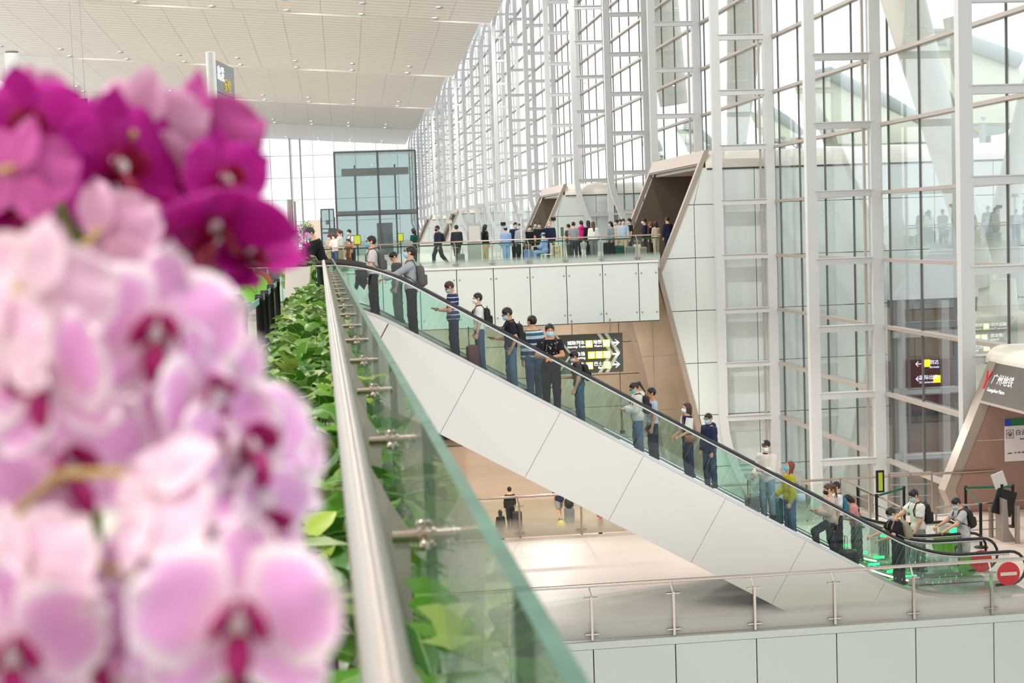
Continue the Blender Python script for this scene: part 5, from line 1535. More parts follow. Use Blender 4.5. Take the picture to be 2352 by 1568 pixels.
backpack(p, 'tan strapped backpack on the young man in the black T-shirt', M('khaki bag', (150, 138, 116), .8), (.13, .08, .2), .03)
p = on_esc(2108, 1116, 30.75, 96, 'man in white T-shirt with black backpack on the rear escalator', top=C('white', ()), head=(30, 4), lean=4, loose=.012, arms=((52, 8, 64, 0, 'down'), (10, 8, 26, 2, 'in')), bottom=C('grey', (150, 150, 150)), tall=.99)
backpack(p, 'black backpack on the man in the white T-shirt', BAGK, (.14, .075, .21))
p = on_mid(2212, 1146, 30.2, 92, 'man in pale grey polo with black backpack at the foot of the rear escalator', top=C('pale grey marl', (186, 188, 188)), collar=C('pale grey marl', ()), head=(32, 0), lean=10, arms=((46, 10, 64, 4, 'down'), (42, 10, 62, 8, 'down')), bottom=C('light grey', (196, 198, 196)), tall=.98)
backpack(p, 'black backpack on the man in the pale grey polo', BAGK, (.14, .075, .21))
# big man at the top landing
a = atY(737, 528, 30.4)
p = person('man in black jacket bending his head at the head of the escalator', (a.x, 30.4, 0), D2(100), 1.74, top=C('black', ()), sleeve='long', hem=-.1, loose=.02, lean=16, head=(38, 10), hair='crew', hairm=M('greying hair', (58, 54, 52), .6), arms=((34, 10, 70, 6, 'down'), (34, 10, 70, 6, 'down')), mask=MASKB, skin=SKIN, bottom=C('black', ()), group=None)

# ------------------------------------------------------------------ travellers on the footbridge
def br(qx, qy, Y, rz, label, z=0., tall=1.0, hmin=1.5, **kw):
    a = atY(qx, qy, Y)
    kw.setdefault('h', .032)
    return person(label, (a.x, Y, z), D2(rz), max(hmin, min(1.84, (a.z - z) / tall)), **kw)
WALK = ((24, 2), (-14, -40))
p = br(1005, 516, 65.5, 110, 'man in dark jacket and dark mask walking left on the footbridge', top=C('navy', ()), sleeve='long', loose=.016, legs=WALK, mask=MASKK, bottom=C('charcoal', ()), skin=SKIN2)
backpack(p, 'dark backpack on the man walking left on the footbridge', BAGK)
br(1048, 514, 66, 20, 'man in dark suit walking away on the footbridge', top=C('charcoal', ()), sleeve='long', loose=.016, legs=WALK, mask=None, bottom=C('charcoal', ()))
p = br(1113, 516, 66.2, -70, 'woman in black top and khaki trousers beside the grey pillar', female=True, hair='bob', top=C('black', ()), sleeve='long', mask=MASKW, bottom=C('khaki', (206, 186, 156)))
backpack(p, 'black backpack on the woman beside the grey pillar', BAGK)
br(950, 525, 66, 60, 'woman in dark green dress by the glass lift', female=True, hair='bob', top=C('dark green', (24, 76, 66)), hem=-.3, loose=.02, mask=None, bottom=C('dark green', ()))
PPE = C('gown blue', (150, 178, 222)); CAPB = M('surgical cap blue', (120, 170, 196), .7)
br(1161, 521, 65.4, 20, 'staff member in blue gown and cap standing with back turned', top=PPE, sleeve='long', hem=-.45, loose=.03, cap_=CAPB, hair='crew', mask=None, bottom=PPE)
br(1183, 511, 67, 190, 'man in dark open jacket behind the blue gowned staff', top=C('navy', ()), sleeve='long', loose=.02, bottom=C('black', ()))
br(1194, 514, 66, 150, 'woman with long dark hair in grey coat near the white mast', female=True, hair='long', top=C('silver grey', ()), sleeve='long', loose=.02, hem=-.3, bottom=C('black', ()))
br(1217, 518, 67.2, 170, 'child in dark jacket and white mask', hmin=1.2, top=C('black', ()), sleeve='long', mask=MASKW, bottom=C('black', ()))
br(1229, 508, 68, 180, 'man in green and red top with mask', top=C('green', (52, 110, 80)), sleeve='long', bottom=C('black', ()))
br(1238, 511, 66.6, 175, 'man in black T-shirt with orange print', top=C('black', ()), bottom=C('black', ()), skin=SKIN2)
br(1262, 508, 67, 150, 'bald man in open navy jacket over white shirt', hair='bald', top=C('navy', ()), sleeve='long', loose=.02, mask=MASKW, bottom=C('black', ()))
br(1306, 515, 68, 40, 'dark haired person behind the man in the grey T-shirt', top=C('dark grey', ()), bottom=C('dark grey', ()), mask=None)
br(1317, 510, 66.2, 5, 'man in grey T-shirt seen from behind on the footbridge', top=C('mid grey', (150, 154, 160)), hair='crew', mask=None, bottom=C('charcoal', ()))
br(1335, 507, 67.4, 10, 'woman in bright pink hoodie in the queue', female=True, hair='pony', hairm=HAIR, top=C('magenta', (226, 40, 140)), sleeve='long', hood=True, mask=None, bottom=C('black', ()))
br(1351, 507, 66.8, 15, 'woman with long black hair dressed in black', female=True, hair='long', top=C('black', ()), sleeve='long', mask=None, bottom=C('black', ()))
br(1362, 509, 65.8, 5, 'woman in white jumper and grey leggings seen from behind', female=True, hair='long', hairm=HAIRB, top=C('white', ()), sleeve='long', loose=.02, mask=None, bottom=C('grey leggings', (120, 122, 128)))
br(1340, 548, 65.2, 10, 'small child in grey top and white trousers in the queue', hmin=.95, top=C('silver grey', ()), bottom=C('white', ()), mask=None)
br(1403, 509, 67, 110, 'woman with short black hair in grey-blue jacket', female=True, hair='bob', top=C('grey blue', (128, 152, 160)), sleeve='long', bottom=C('dark grey', ()))
br(1416, 505, 68, 120, 'woman in beige coat behind the man in the pale blue shirt', female=True, top=C('beige', (206, 188, 166)), sleeve='long', loose=.02, bottom=C('beige', ()))
br(1424, 504, 70, 160, 'dark haired man at the back of the queue', top=C('charcoal', ()), sleeve='long', bottom=C('black', ()))
br(1431, 503, 66, 178, 'man in pale blue striped shirt and mask facing the viewer', top=C('pale blue', ()), sleeve='long', hem=-.08, bottom=C('khaki', ()))
br(1446, 497, 67.5, 100, 'tall man in black T-shirt in profile near the corridor mouth', top=C('black', ()), bottom=C('black', ()))
br(1480, 502, 68, 80, 'man in navy sweatshirt beside the corridor mouth', top=C('navy', ()), sleeve='long', mask=MASKW, bottom=C('charcoal', ()))
br(1495, 509, 69, 60, 'person with reddish hair deep in the corridor mouth', hairm=HAIRR, female=True, hair='bob', top=C('black', ()), sleeve='long', mask=None)
br(1506, 509, 66.4, 20, 'woman in beige top and trousers seen from behind near the corridor', female=True, hair='bob', top=C('beige', ()), sleeve='long', mask=None, bottom=C('beige', ()))
br(1533, 498, 66.5, 30, 'man in navy jacket at the right end of the footbridge', top=C('navy', ()), sleeve='long', loose=.016, mask=None, bottom=C('navy', ()))
br(767, 535, 63.5, 140, 'woman in pale pink top looking at her phone left of the lift', female=True, hair='bob', hairm=HAIRB, top=C('pale pink', (240, 222, 216)), sleeve='long', mask=MASKW, arms=(PHONE, PHONE), head=(36, 0), bottom=C('denim', ()))
br(757, 538, 64.5, 150, 'woman in beige blouse with head bowed left of the lift', female=True, hair='long', hairm=HAIRB, top=C('beige', ()), mask=MASKW, head=(30, 0), bottom=C('khaki', ()))
br(780, 528, 65, 60, 'woman in white blouse and beige trousers by the lift', female=True, hair='pony', hairm=HAIRB, top=C('white', ()), sleeve='long', mask=None, bottom=C('khaki', ()))
p = br(806, 527, 64.3, 130, 'man in white T-shirt and mask behind the lime notice', top=C('white', ()), bottom=C('charcoal', ()), lean=8)
backpack(p, 'black backpack on the man in the white T-shirt near the lift', BAGK)
br(800, 549, 64, 130, 'child in rust coloured clothes beside the lime notice', hmin=1.0, top=C('rust', (150, 84, 54)), bottom=C('rust', ()), mask=None)
# seated staff, chair, desk
a = atY(1252, 535, 64.6)
p = person('staff member in blue gown seated at the desk on the footbridge', (a.x, 64.9, .0), D2(60), 1.68, top=PPE, sleeve='long', hem=-.12, loose=.03, cap_=CAPB, hair='crew', mask=MASKW, bottom=PPE, legs=((82, 0), (84, 2)), arms=(PHONE, PHONE), head=(20, 0), h=.03, seated=True)
WPL = M('white plastic', (232, 228, 222), .4)
cx_ = a.x + .05; t = thing('office_chair', 'white plastic chair under the seated staff member', 'chair', (cx_, 64.85, 0))
bx('seat', WPL, cx_ - .24, cx_ + .24, 64.62, 65.08, .36, .4, t)
bx('backrest', WPL, cx_ + .2, cx_ + .24, 64.62, 65.08, .55, .88, t)
for x in (cx_ - .21, cx_ + .21):
    for y in (64.66, 65.04): bx('leg', WPL, x - .02, x + .02, y - .02, y + .02, 0, .88 if x > cx_ else .36, t)
def desk(lab, q0, q1, Y, mat, drawers):
    a, b = atY(q0[0], q0[1], Y), atY(q1[0], q1[1], Y)
    t = thing('desk', lab, 'desk', ((a.x + b.x) / 2, Y, 0))
    bx('top', mat, a.x, b.x, Y, Y + .6, .72, .76, t)
    for x in (a.x + .03, b.x - .03): bx('leg', mat, x - .03, x + .03, Y, Y + .6, 0, .72, t)
    for k in range(drawers):
        bx('drawer', mat, a.x + .1, b.x - .08, Y - .02, Y + .5, .06 + .22 * k, .26 + .22 * k, t)
        bx('drawer_handle', STEEL, (a.x + b.x) / 2 - .05, (a.x + b.x) / 2 + .05, Y - .04, Y - .02, .2 + .22 * k, .22 + .22 * k, t)
WOODL = M('pale wood laminate', (226, 204, 168), .5)
desk('pale wood drawer unit right of the seated staff member', (1268, 560), (1290, 600), 65, WOODL, 3)
desk('pale wood desk left of the seated staff member', (1222, 562), (1247, 600), 65.6, WOODL, 0)
t = thing('blue_bin', 'blue plastic storage bin under the desk on the footbridge', 'bin', atY(1214, 600, 65.2)); a, b = atY(1205, 568, 65.2), atY(1223, 600, 65.2)
bx('tub', M('blue plastic', (110, 142, 196), .45), a.x, b.x, 65.2, 65.6, 0, .55, t); bx('lid', M('blue plastic', ()), a.x - .02, b.x + .02, 65.18, 65.62, .55, .6, t)
t = thing('wire_rack', 'white wire rack standing left of the blue gowned staff', 'rack', atY(1137, 600, 66)); a, b = atY(1130, 560, 66), atY(1150, 600, 66)
for k in range(4): bx('shelf', WPL, a.x, b.x, 66, 66.3, .05 + .26 * k, .07 + .26 * k, t)
for x in (a.x, (a.x + b.x) / 2, b.x): bx('upright', WPL, x - .012, x + .012, 66, 66.02, 0, .95, t)
for q_, w_, h_, mt_, lab in (((1396, 1), .5, .75, C('black', ()), 'large black suitcase in the queue on the footbridge'), ((1446, 1), .45, .55, M('grey shell', ()), 'grey suitcase in front of the man in the pale blue shirt'), ((1460, 1), .34, .62, M('blush shell', (220, 196, 186), .4), 'blush pink suitcase near the corridor mouth'),
                             ((1472, 1), .4, .5, M('taupe shell', (150, 132, 120), .4), 'taupe suitcase near the corridor mouth'), ((1420, 1), .4, .6, C('dark green', ()), 'dark green suitcase beside the large black one'), ((1058, 1), .3, .5, M('grey shell', ()), 'grey suitcase pulled by the man in the dark suit')):
    suitcase(lab, atY(q_[0], 600, 65).x, 64.6, 0, w_, .26, h_, mt_, 0, .25)
# ------------------------------------------------------------------ lower hall
p = br(1170, 1119, 61, 10, 'man in black with cap holding a tall suitcase in the lower hall', F2, top=C('black', ()), sleeve='long', cap_=CAPK, hair='crew', mask=None, bottom=C('black', ()), legs=((8, 2), (-6, -10)))
a = atY(1187, 1200, 61); suitcase('tall dark suitcase beside the man in black in the lower hall', a.x, 60.8, F2, .4, .28, .72, C('charcoal', ()), 0, .3)
br(1149, 1175, 57.5, 20, 'woman with long black hair in black, half hidden by the lower railing', F2, female=True, hair='long', top=C('black', ()), sleeve='long', mask=None, bottom=C('black', ()))
p = br(1283, 1095, 62, 15, 'person in dark top and grey shorts walking in the lower hall', F2, top=C('navy', ()), loose=.02, hem=-.1, leg='shorts', bottom=C('grey', ()), mask=None, legs=WALK)
a = atY(1308, 1190, 61.5); suitcase('grey suitcase carrying a black bag beside the person in shorts', a.x, 61.5, F2, .42, .28, .62, M('grey shell', ()), 0, .3)
t = thing('travel_bag', 'black bag resting on the grey suitcase in the lower hall', 'bag', (a.x, 61.5, F2 + .68)); MB().lathe([(.12, .7), (.2, .74), (.2, 1.0), (.1, 1.12)], (a.x, 61.5, F2), 12).build('sack', BAGK, t)
g_ = atY(1289, 1205, 59.5); t = thing('carrier_bag', 'yellow carrier bag with blue print in the lower hall', 'bag', (g_.x, 59.5, F2))
MB().lathe([(.1, 0), (.2, .1), (.2, .4), (.06, .56)], (g_.x, 59.5, F2), 12).build('sack', M('bag yellow', (236, 208, 40), .5), t); MB().ball((g_.x, 59.36, F2 + .22), .11, 10, 0, (1, 1, 1)).build('blue_print', M('bag blue', (130, 196, 214), .5), t)
br(1378, 1183, 57.5, 60, 'woman with dark hair in a red top, half hidden by the lower railing', F2, female=True, hair='long', hairm=HAIRB, top=C('red', (190, 60, 70)), mask=None, bottom=C('black', ()))
g_ = atY(1005, 1000, 85); t = thing('shop_front', 'dark red shop front glimpsed behind the escalator side', 'shop front', (g_.x, 85.9, F2)); bx('panel', M('dark red', (110, 30, 26), .5), g_.x - 3, g_.x + 1.6, 85.6, 85.9, g_.z - .1, g_.z + 3, t); bx('lintel', BLACKM, g_.x - 3, g_.x + 1.6, 85.5, 85.6, g_.z - .35, g_.z - .05, t)
# ================================================================== LEAFY PLANTS in the long planter
def leaf_mat():
    mt = bpy.data.materials.new('glossy green leaf'); mt.use_nodes = True
    nt = mt.node_tree; b = nt.nodes['Principled BSDF']
    oi = nt.nodes.new('ShaderNodeObjectInfo'); rp = nt.nodes.new('ShaderNodeValToRGB')
    cols = [(0, (44, 94, 20)), (.3, (70, 124, 26)), (.55, (100, 148, 42)), (.8, (126, 150, 88)), (1, (166, 192, 70))]
    rp.color_ramp.elements[0].color = lin(cols[0][1]); rp.color_ramp.elements[1].color = lin(cols[-1][1])
    for p_, c_ in cols[1:-1]:
        e = rp.color_ramp.elements.new(p_); e.color = lin(c_)
    uv = nt.nodes.new('ShaderNodeUVMap'); sx = nt.nodes.new('ShaderNodeSeparateXYZ')
    ab = nt.nodes.new('ShaderNodeMath'); ab.operation = 'SUBTRACT'; ab.inputs[1].default_value = .5
    a2 = nt.nodes.new('ShaderNodeMath'); a2.operation = 'ABSOLUTE'
    mr = nt.nodes.new('ShaderNodeMapRange'); mr.inputs['From Max'].default_value = .05; mr.inputs['To Min'].default_value = .45; mr.inputs['To Max'].default_value = 0
    mx = nt.nodes.new('ShaderNodeMixRGB'); mx.inputs[2].default_value = lin((176, 200, 120))
    nt.links.new(uv.outputs[0], sx.inputs[0]); nt.links.new(sx.outputs['X'], ab.inputs[0]); nt.links.new(ab.outputs[0], a2.inputs[0]); nt.links.new(a2.outputs[0], mr.inputs['Value'])
    nt.links.new(oi.outputs['Random'], rp.inputs['Fac']); nt.links.new(rp.outputs['Color'], mx.inputs[1]); nt.links.new(mr.outputs[0], mx.inputs[0])
    nt.links.new(mx.outputs[0], b.inputs['Base Color'])
    b.inputs['Roughness'].default_value = .36
    tr = nt.nodes.new('ShaderNodeBsdfTranslucent'); nt.links.new(mx.outputs[0], tr.inputs[0])
    ms = nt.nodes.new('ShaderNodeMixShader'); ms.inputs[0].default_value = .25
    nt.links.new(b.outputs[0], ms.inputs[1]); nt.links.new(tr.outputs[0], ms.inputs[2]); nt.links.new(ms.outputs[0], nt.nodes['Material Output'].inputs['Surface'])
    return mt
LEAF = leaf_mat()
STEMG = M('green stem', (92, 124, 50), .5)
def uv_grid(name, mat, P, UV, back=None, sm=True):
    nu, nv = len(P), len(P[0])
    vs = [tuple(p) for r_ in P for p in r_]; uvs = [q for r_ in UV for q in r_]
    fs = [(i * nv + j, i * nv + j + 1, (i + 1) * nv + j + 1, (i + 1) * nv + j) for i in range(nu - 1) for j in range(nv - 1)]
    if back:
        n = len(vs); vs += [tuple(p) for r_ in back for p in r_]; uvs = uvs + uvs
        fs += [tuple(x + n for x in f[::-1]) for f in fs]
    me = bpy.data.meshes.new(name); me.from_pydata(vs, [], fs); me.materials.append(mat)
    ul = me.uv_layers.new(name='UVMap')
    co = np.array([uvs[l.vertex_index] for l in me.loops], dtype=np.float32).ravel()
    ul.data.foreach_set('uv', co)
    me.polygons.foreach_set('use_smooth', [sm] * len(me.polygons)); me.update()
    return me
def leaf_mesh(k, L=.14, W=.055, lobe=.3, droop=.25, fold=.35):
    rg = random.Random(k); P = []; UV = []
    n = 7
    for i in range(n):
        t = i / (n - 1)
        w_ = W * (math.sin(math.pi * min(1, .2 + t * .8)) ** .8) * (1.25 - .75 * t) * 1.05 if t < 1 else 0
        row = []; ur = []
        for j in range(-2, 3):
            a = j / 2
            back = -lobe * L * abs(a) ** 1.5 * (1 - t) ** 2
            y = t * L + back
            x = a * w_
            z = -droop * L * t * t + fold * abs(x) * (1 + rg.uniform(-.3, .3)) + rg.uniform(-.003, .003) * (0 < t < 1)
            row.append((x, y, z)); ur.append((a * .5 + .5, t))
        P.append(row); UV.append(ur)
    return uv_grid('leaf', LEAF, P, UV)
LV = [leaf_mesh(k, .13 + .012 * (k % 3), .05 + .006 * (k % 4), .2 + .06 * (k % 3), .15 + .1 * (k % 4), .2 + .12 * (k % 3)) for k in range(7)]
LV.append(leaf_mesh(9, .1, .016, .05, .1, 1.2))
rg = random.Random(5)
def leaf_at(par, p, yaw, tilt, sc_, roll, k):
    mm = Matrix.Translation(p) @ Matrix.Rotation(yaw, 4, 'Z') @ Matrix.Rotation(tilt, 4, 'X') @ Matrix.Rotation(roll, 4, 'Y') @ Matrix.Diagonal((sc_, sc_, sc_, 1))
    return put('leaf', LV[k], par, mtx=mm)
PLANTY = [2.0 + 1.15 * k for k in range(20)]
for pi_, Y in enumerate(PLANTY):
    t = thing('leafy_plant', 'green arrow-leaved plant filling the long planter, %s from the viewer' % ((ORD + [])[pi_]), 'plant', (rx(-.18, Y), Y, .45), 'leafy plants in the long planter')
    n = 112 if Y < 9 else (84 if Y < 15 else 60)
    st_ = MB()
    for k in range(n):
        y = Y + rg.uniform(-.6, .6)
        x = rg.uniform(-.5, .2) if k % 5 else rg.uniform(.08, .19)
        u_ = (x + .15) / .35
        top = .30 * (1 - .55 * u_ * u_) 
        z = .46 + top * rg.uniform(.35, 1.0) + rg.uniform(-.02, .03)
        if x > .06: z = rg.uniform(.3, .78)
        if x < -.42: z -= rg.uniform(0, .12)
        out = math.atan2(-(x + .15), .25 if rg.random() < .5 else -.25)
        yaw = rg.uniform(-math.pi, math.pi) if rg.random() < .5 else out + rg.uniform(-.9, .9)
        sc_ = rg.uniform(.65, 1.2)
        kk_ = 7 if rg.random() < .06 else rg.randrange(7)
        p_ = Vector((rx(x, y), y, z))
        leaf_at(t, p_, yaw, rg.uniform(-.7, .75), sc_, rg.uniform(-.6, .6), kk_)
        if k % 4 == 0: st_.tube([p_, (p_.x * .8 + rx(-.2, y) * .2, y, .44)], .004, 4)
    st_.build('stems', STEMG, t)['kind'] = 'stuff'

# ================================================================== ORCHIDS
def petal_mat(name, mid, rim, base, backc, lo=.35, hi=.95):
    mt = bpy.data.materials.new(name); mt.use_nodes = True
    nt = mt.node_tree; b = nt.nodes['Principled BSDF']
    uv = nt.nodes.new('ShaderNodeUVMap'); sx = nt.nodes.new('ShaderNodeSeparateXYZ')
    nt.links.new(uv.outputs[0], sx.inputs[0])
    def mth(op, a, v):
        q = nt.nodes.new('ShaderNodeMath'); q.operation = op
        nt.links.new(a, q.inputs[0])
        if isinstance(v, (int, float)): q.inputs[1].default_value = v
        elif v is not None: nt.links.new(v, q.inputs[1])
        return q.outputs[0]
    au = mth('ABSOLUTE', mth('SUBTRACT', mth('MULTIPLY', sx.outputs['X'], 2), 1), None)
    e = mth('MAXIMUM', mth('POWER', au, 1.4), mth('POWER', sx.outputs['Y'], 2.2))
    rp = nt.nodes.new('ShaderNodeValToRGB'); rp.color_ramp.interpolation = 'EASE'
    rp.color_ramp.elements[0].position, rp.color_ramp.elements[1].position = lo, hi
    rp.color_ramp.elements[0].color, rp.color_ramp.elements[1].color = lin(mid), lin(rim)
    nt.links.new(e, rp.inputs['Fac'])
    mb_ = nt.nodes.new('ShaderNodeMixRGB'); mb_.inputs[2].default_value = lin(base)
    mr = nt.nodes.new('ShaderNodeMapRange'); mr.inputs['From Min'].default_value, mr.inputs['From Max'].default_value = .05, .4; mr.inputs['To Min'].default_value, mr.inputs['To Max'].default_value = 1, 0
    nt.links.new(sx.outputs['Y'], mr.inputs['Value']); nt.links.new(mr.outputs[0], mb_.inputs[0]); nt.links.new(rp.outputs['Color'], mb_.inputs[1])
    at = nt.nodes.new('ShaderNodeAttribute'); at.attribute_name = 'rear'
    mk = nt.nodes.new('ShaderNodeMixRGB'); mk.inputs[2].default_value = lin(backc)
    fa_ = mth('MULTIPLY', at.outputs['Fac'], .75)
    nt.links.new(fa_, mk.inputs[0]); nt.links.new(mb_.outputs[0], mk.inputs[1])
    nt.links.new(mk.outputs[0], b.inputs['Base Color'])
    b.inputs['Roughness'].default_value = .55; b.inputs['Specular IOR Level'].default_value = .25
    tr = nt.nodes.new('ShaderNodeBsdfTranslucent'); nt.links.new(mk.outputs[0], tr.inputs[0])
    ms = nt.nodes.new('ShaderNodeMixShader'); ms.inputs[0].default_value = .38
    nt.links.new(b.outputs[0], ms.inputs[1]); nt.links.new(tr.outputs[0], ms.inputs[2]); nt.links.new(ms.outputs[0], nt.nodes['Material Output'].inputs['Surface'])
    return mt
PALE = petal_mat('pale lilac petal', (244, 190, 238), (255, 250, 253), (252, 236, 244), (250, 228, 232), .42, .92)
MAGE = petal_mat('magenta petal', (180, 12, 140), (204, 40, 168), (160, 10, 96), (226, 120, 192), .3, 1.0)
BLUSH = petal_mat('pale backed magenta petal', (206, 90, 176), (244, 206, 232), (226, 150, 196), (244, 206, 230), .2, .9)
LIPM_ = M('crimson lip', (176, 14, 112), .45, trans=.25)
LIPO = M('orange callus', (216, 130, 40), .5)
LIPW = M('white column', (250, 238, 240), .5, trans=.3)
LIPD = M('crimson lip dark', (150, 8, 60), .45, trans=.2)
def petal_mesh(kind, k, mat):
    r_ = random.Random(k * 7 + len(kind))
    if kind == 'petal': L, W, pw, sq = .47, .27, .78, .62
    elif kind == 'lobe': L, W, pw, sq = .2, .1, .9, .8
    else: L, W, pw, sq = .47, .155, .75, .75
    n = 11; P = []; Bk = []; UV = []
    bend = r_.uniform(-.06, .10); cup = r_.uniform(.15, .5); tw = r_.uniform(-.25, .25); wv = r_.uniform(.008, .02)
    for i in range(n):
        t = i / (n - 1); row = []; rb_ = []; ur = []
        s_ = (.02 + .98 * t) ** pw; w_ = W * max(0., 4 * s_ * (1 - s_)) ** .5 * (.35 + .65 * min(1, t / .28) ** 1.2)
        for j in range(-4, 5):
            a = j / 4; x = a * w_; y = t * L * (1 - .06 * a * a * t)
            z = bend * t * t * L * 3 - cup * .25 * a * a * w_ + tw * x * t + wv * math.sin(a * 5 + k + t * 4) * t
            row.append((x, y, z + .004)); rb_.append((x, y, z - .004)); ur.append((a * .5 + .5, t))
        P.append(row); Bk.append(rb_); UV.append(ur)
    me = uv_grid(kind, mat, P, UV, Bk)
    at = me.attributes.new('rear', 'FLOAT', 'POINT')
    nv = n * 9
    at.data.foreach_set('value', [0.] * nv + [1.] * nv)
    return me
PM = {(nm, kind): [petal_mesh(kind, k, mt) for k in range(4)] for nm, mt in (('pale', PALE), ('magenta', MAGE), ('blush', BLUSH)) for kind in ('petal', 'sepal')}
LB = {nm: petal_mesh('lobe', 3, mt) for nm, mt in (('pale', LIPM_), ('magenta', LIPD), ('blush', LIPM_))}
def mid_lobe():
    q = MB(); q.tube([(0, 0, .02), (0, -.06, .07), (0, -.12, .1), (0, -.19, .1), (0, -.23, .08)], [.03, .05, .06, .045, .012], 10); return q
LM = {nm: mid_lobe().mesh('lip', mt) for nm, mt in (('pale', LIPM_), ('magenta', LIPD), ('blush', LIPM_))}
CALL = MB().ball((0, -.055, .085), .035, 8).mesh('callus', LIPO)
COLU = MB().tube([(0, .05, .0), (0, .03, .06), (0, .0, .09), (0, -.02, .095)], [.03, .036, .034, .012], 10).mesh('column', LIPW)
def face_mtx(pos, yaw, pitch, roll, size):
    """flower frame: z looks out of the flower; yaw 0 looks at the viewer's side (-Y), positive turns to +X"""
    base = Matrix(((1, 0, 0), (0, 0, -1), (0, 1, 0))).to_4x4()      # x right, y up, z toward -Y
    return Matrix.Translation(pos) @ Matrix.Rotation(D2(yaw), 4, 'Z') @ Matrix.Rotation(D2(-pitch), 4, 'X') @ base @ Matrix.Rotation(D2(roll), 4, 'Z') @ Matrix.Diagonal((size, size, size, 1))
fl_n = [0]
def flower(par, q, Y, size, yaw, pitch, roll, pal, spread=1.):
    fl_n[0] += 1; k = fl_n[0]; r_ = random.Random(k)
    pos = atY(q[0], q[1], Y)
    fe = bpy.data.objects.new('flower', None); fe.empty_display_size = .02; COL.objects.link(fe)
    fe.matrix_basis = face_mtx(pos, yaw, pitch, roll, size); adopt(fe, par)
    def part(nm, me, ang, tilt, z):
        mm = Matrix.Rotation(D2(-ang), 4, 'Z') @ Matrix.Translation((0, .02, z)) @ Matrix.Rotation(D2(tilt), 4, 'X')
        o = bpy.data.objects.new(nm, me); COL.objects.link(o); o.matrix_basis = mm; o.parent = fe
    for a in (0, 128, -128): part('sepal', PM[(pal, 'sepal')][r_.randrange(4)], a + r_.uniform(-6, 6), r_.uniform(-8, 12) * spread, -.015)
    for a in (68, -68): part('petal', PM[(pal, 'petal')][r_.randrange(4)], a + r_.uniform(-6, 6), r_.uniform(0, 16) * spread, .01)
    for a in (62, -62): part('lip_lobe', LB[pal], a, 62, .03)
    for nm, me in (('lip', LM[pal]), ('callus', CALL), ('column', COLU)):
        o = bpy.data.objects.new(nm, me); COL.objects.link(o); o.parent = fe
    return pos - (face_mtx(Vector((0, 0, 0)), yaw, pitch, roll, 1).to_3x3() @ Vector((0, 0, 1))) * .02
SPIKE = M('orchid stalk green', (96, 108, 48), .5); PEDI = M('orchid pedicel', (176, 150, 84), .5)
def orchid(label, flowers, stalk, group=None):
    pts = [atY(x, y, Y) for x, y, Y in stalk]
    foot = pts[-1]
    t = thing('orchid', label, 'orchid', (foot.x, foot.y, min(foot.z, .46)), group)
    backs = [flower(t, *f_) for f_ in flowers]
    # smooth stalk, then a short pedicel from each flower to the nearest stalk point
    q = MB(); sm = []
    for i in range(len(pts) - 1):
        p0, p1, p2, p3 = pts[max(i - 1, 0)], pts[i], pts[i + 1], pts[min(i + 2, len(pts) - 1)]
        for k in range(6):
            s_ = k / 6
            sm.append(.5 * (2 * p1 + (p2 - p0) * s_ + (2 * p0 - 5 * p1 + 4 * p2 - p3) * s_ ** 2 + (3 * p1 - p0 - 3 * p2 + p3) * s_ ** 3))
    sm.append(pts[-1])
    if foot.z > .46: sm.append(Vector((foot.x - .02, foot.y + .02, .45)))
    MB().tube(sm, .0042, 8).build('stalk', SPIKE, t)
    for b in backs:
        n_ = min(sm, key=lambda v: (v - b).length)
        md = (b + n_) / 2 + Vector((0, .006, .012))
        MB().tube([b, md, n_], .0026, 6).build('pedicel', PEDI, t)
    return t
orchid('magenta orchid spray at the top left corner of the view', [
    ((62, 300), .98, .09, 14, 14, 8, 'magenta'), ((40, 405), .94, .08, 158, -6, 10, 'magenta'), ((110, 400), 1.0, .08, 60, 0, 20, 'magenta'),
    ((80, 225), 1.02, .05, 168, 30, 0, 'blush'), ((140, 520), 1.02, .09, -20, -10, 20, 'magenta'), ((15, 470), 1.0, .085, 40, 0, 30, 'magenta')],
    [(40, 440, .98), (110, 452, .97), (160, 510, .97), (190, 600, .97), (205, 760, .97), (215, 1000, .97)])
orchid('magenta orchid spray in the middle with a pale upturned bloom', [
    ((266, 392), 1.0, .115, 38, 4, 4, 'magenta'), ((330, 300), 1.02, .092, 165, 14, 12, 'blush'), ((238, 560), .96, .088, 152, 0, -8, 'blush'),
    ((395, 445), 1.06, .085, 24, -10, -16, 'magenta'), ((210, 330), 1.08, .08, 10, 10, 30, 'magenta'), ((395, 560), 1.08, .09, 20, -16, 10, 'magenta'), ((300, 600), 1.1, .075, 60, 0, 0, 'magenta')],
    [(322, 345, 1.03), (358, 410, 1.03), (362, 455, 1.03), (395, 510, 1.03), (420, 590, 1.03), (430, 700, 1.03), (435, 1000, 1.03)])
orchid('magenta orchid spray whose petals point right over the footbridge', [
    ((446, 335), 1.05, .108, 150, 8, 6, 'magenta'),  ((488, 520), 1.0, .12, 18, -58, -12, 'magenta'), ((512, 420), 1.02, .08, 40, 10, 0, 'magenta'),
    ((575, 600), 1.04, .085, 20, 62, 18, 'magenta'), ((470, 500), 1.08, .085, 20, -20, 0, 'magenta')],
    [(440, 345, 1.06), (470, 440, 1.06), (484, 520, 1.05), (496, 600, 1.05), (502, 690, 1.05), (506, 1000, 1.05)])
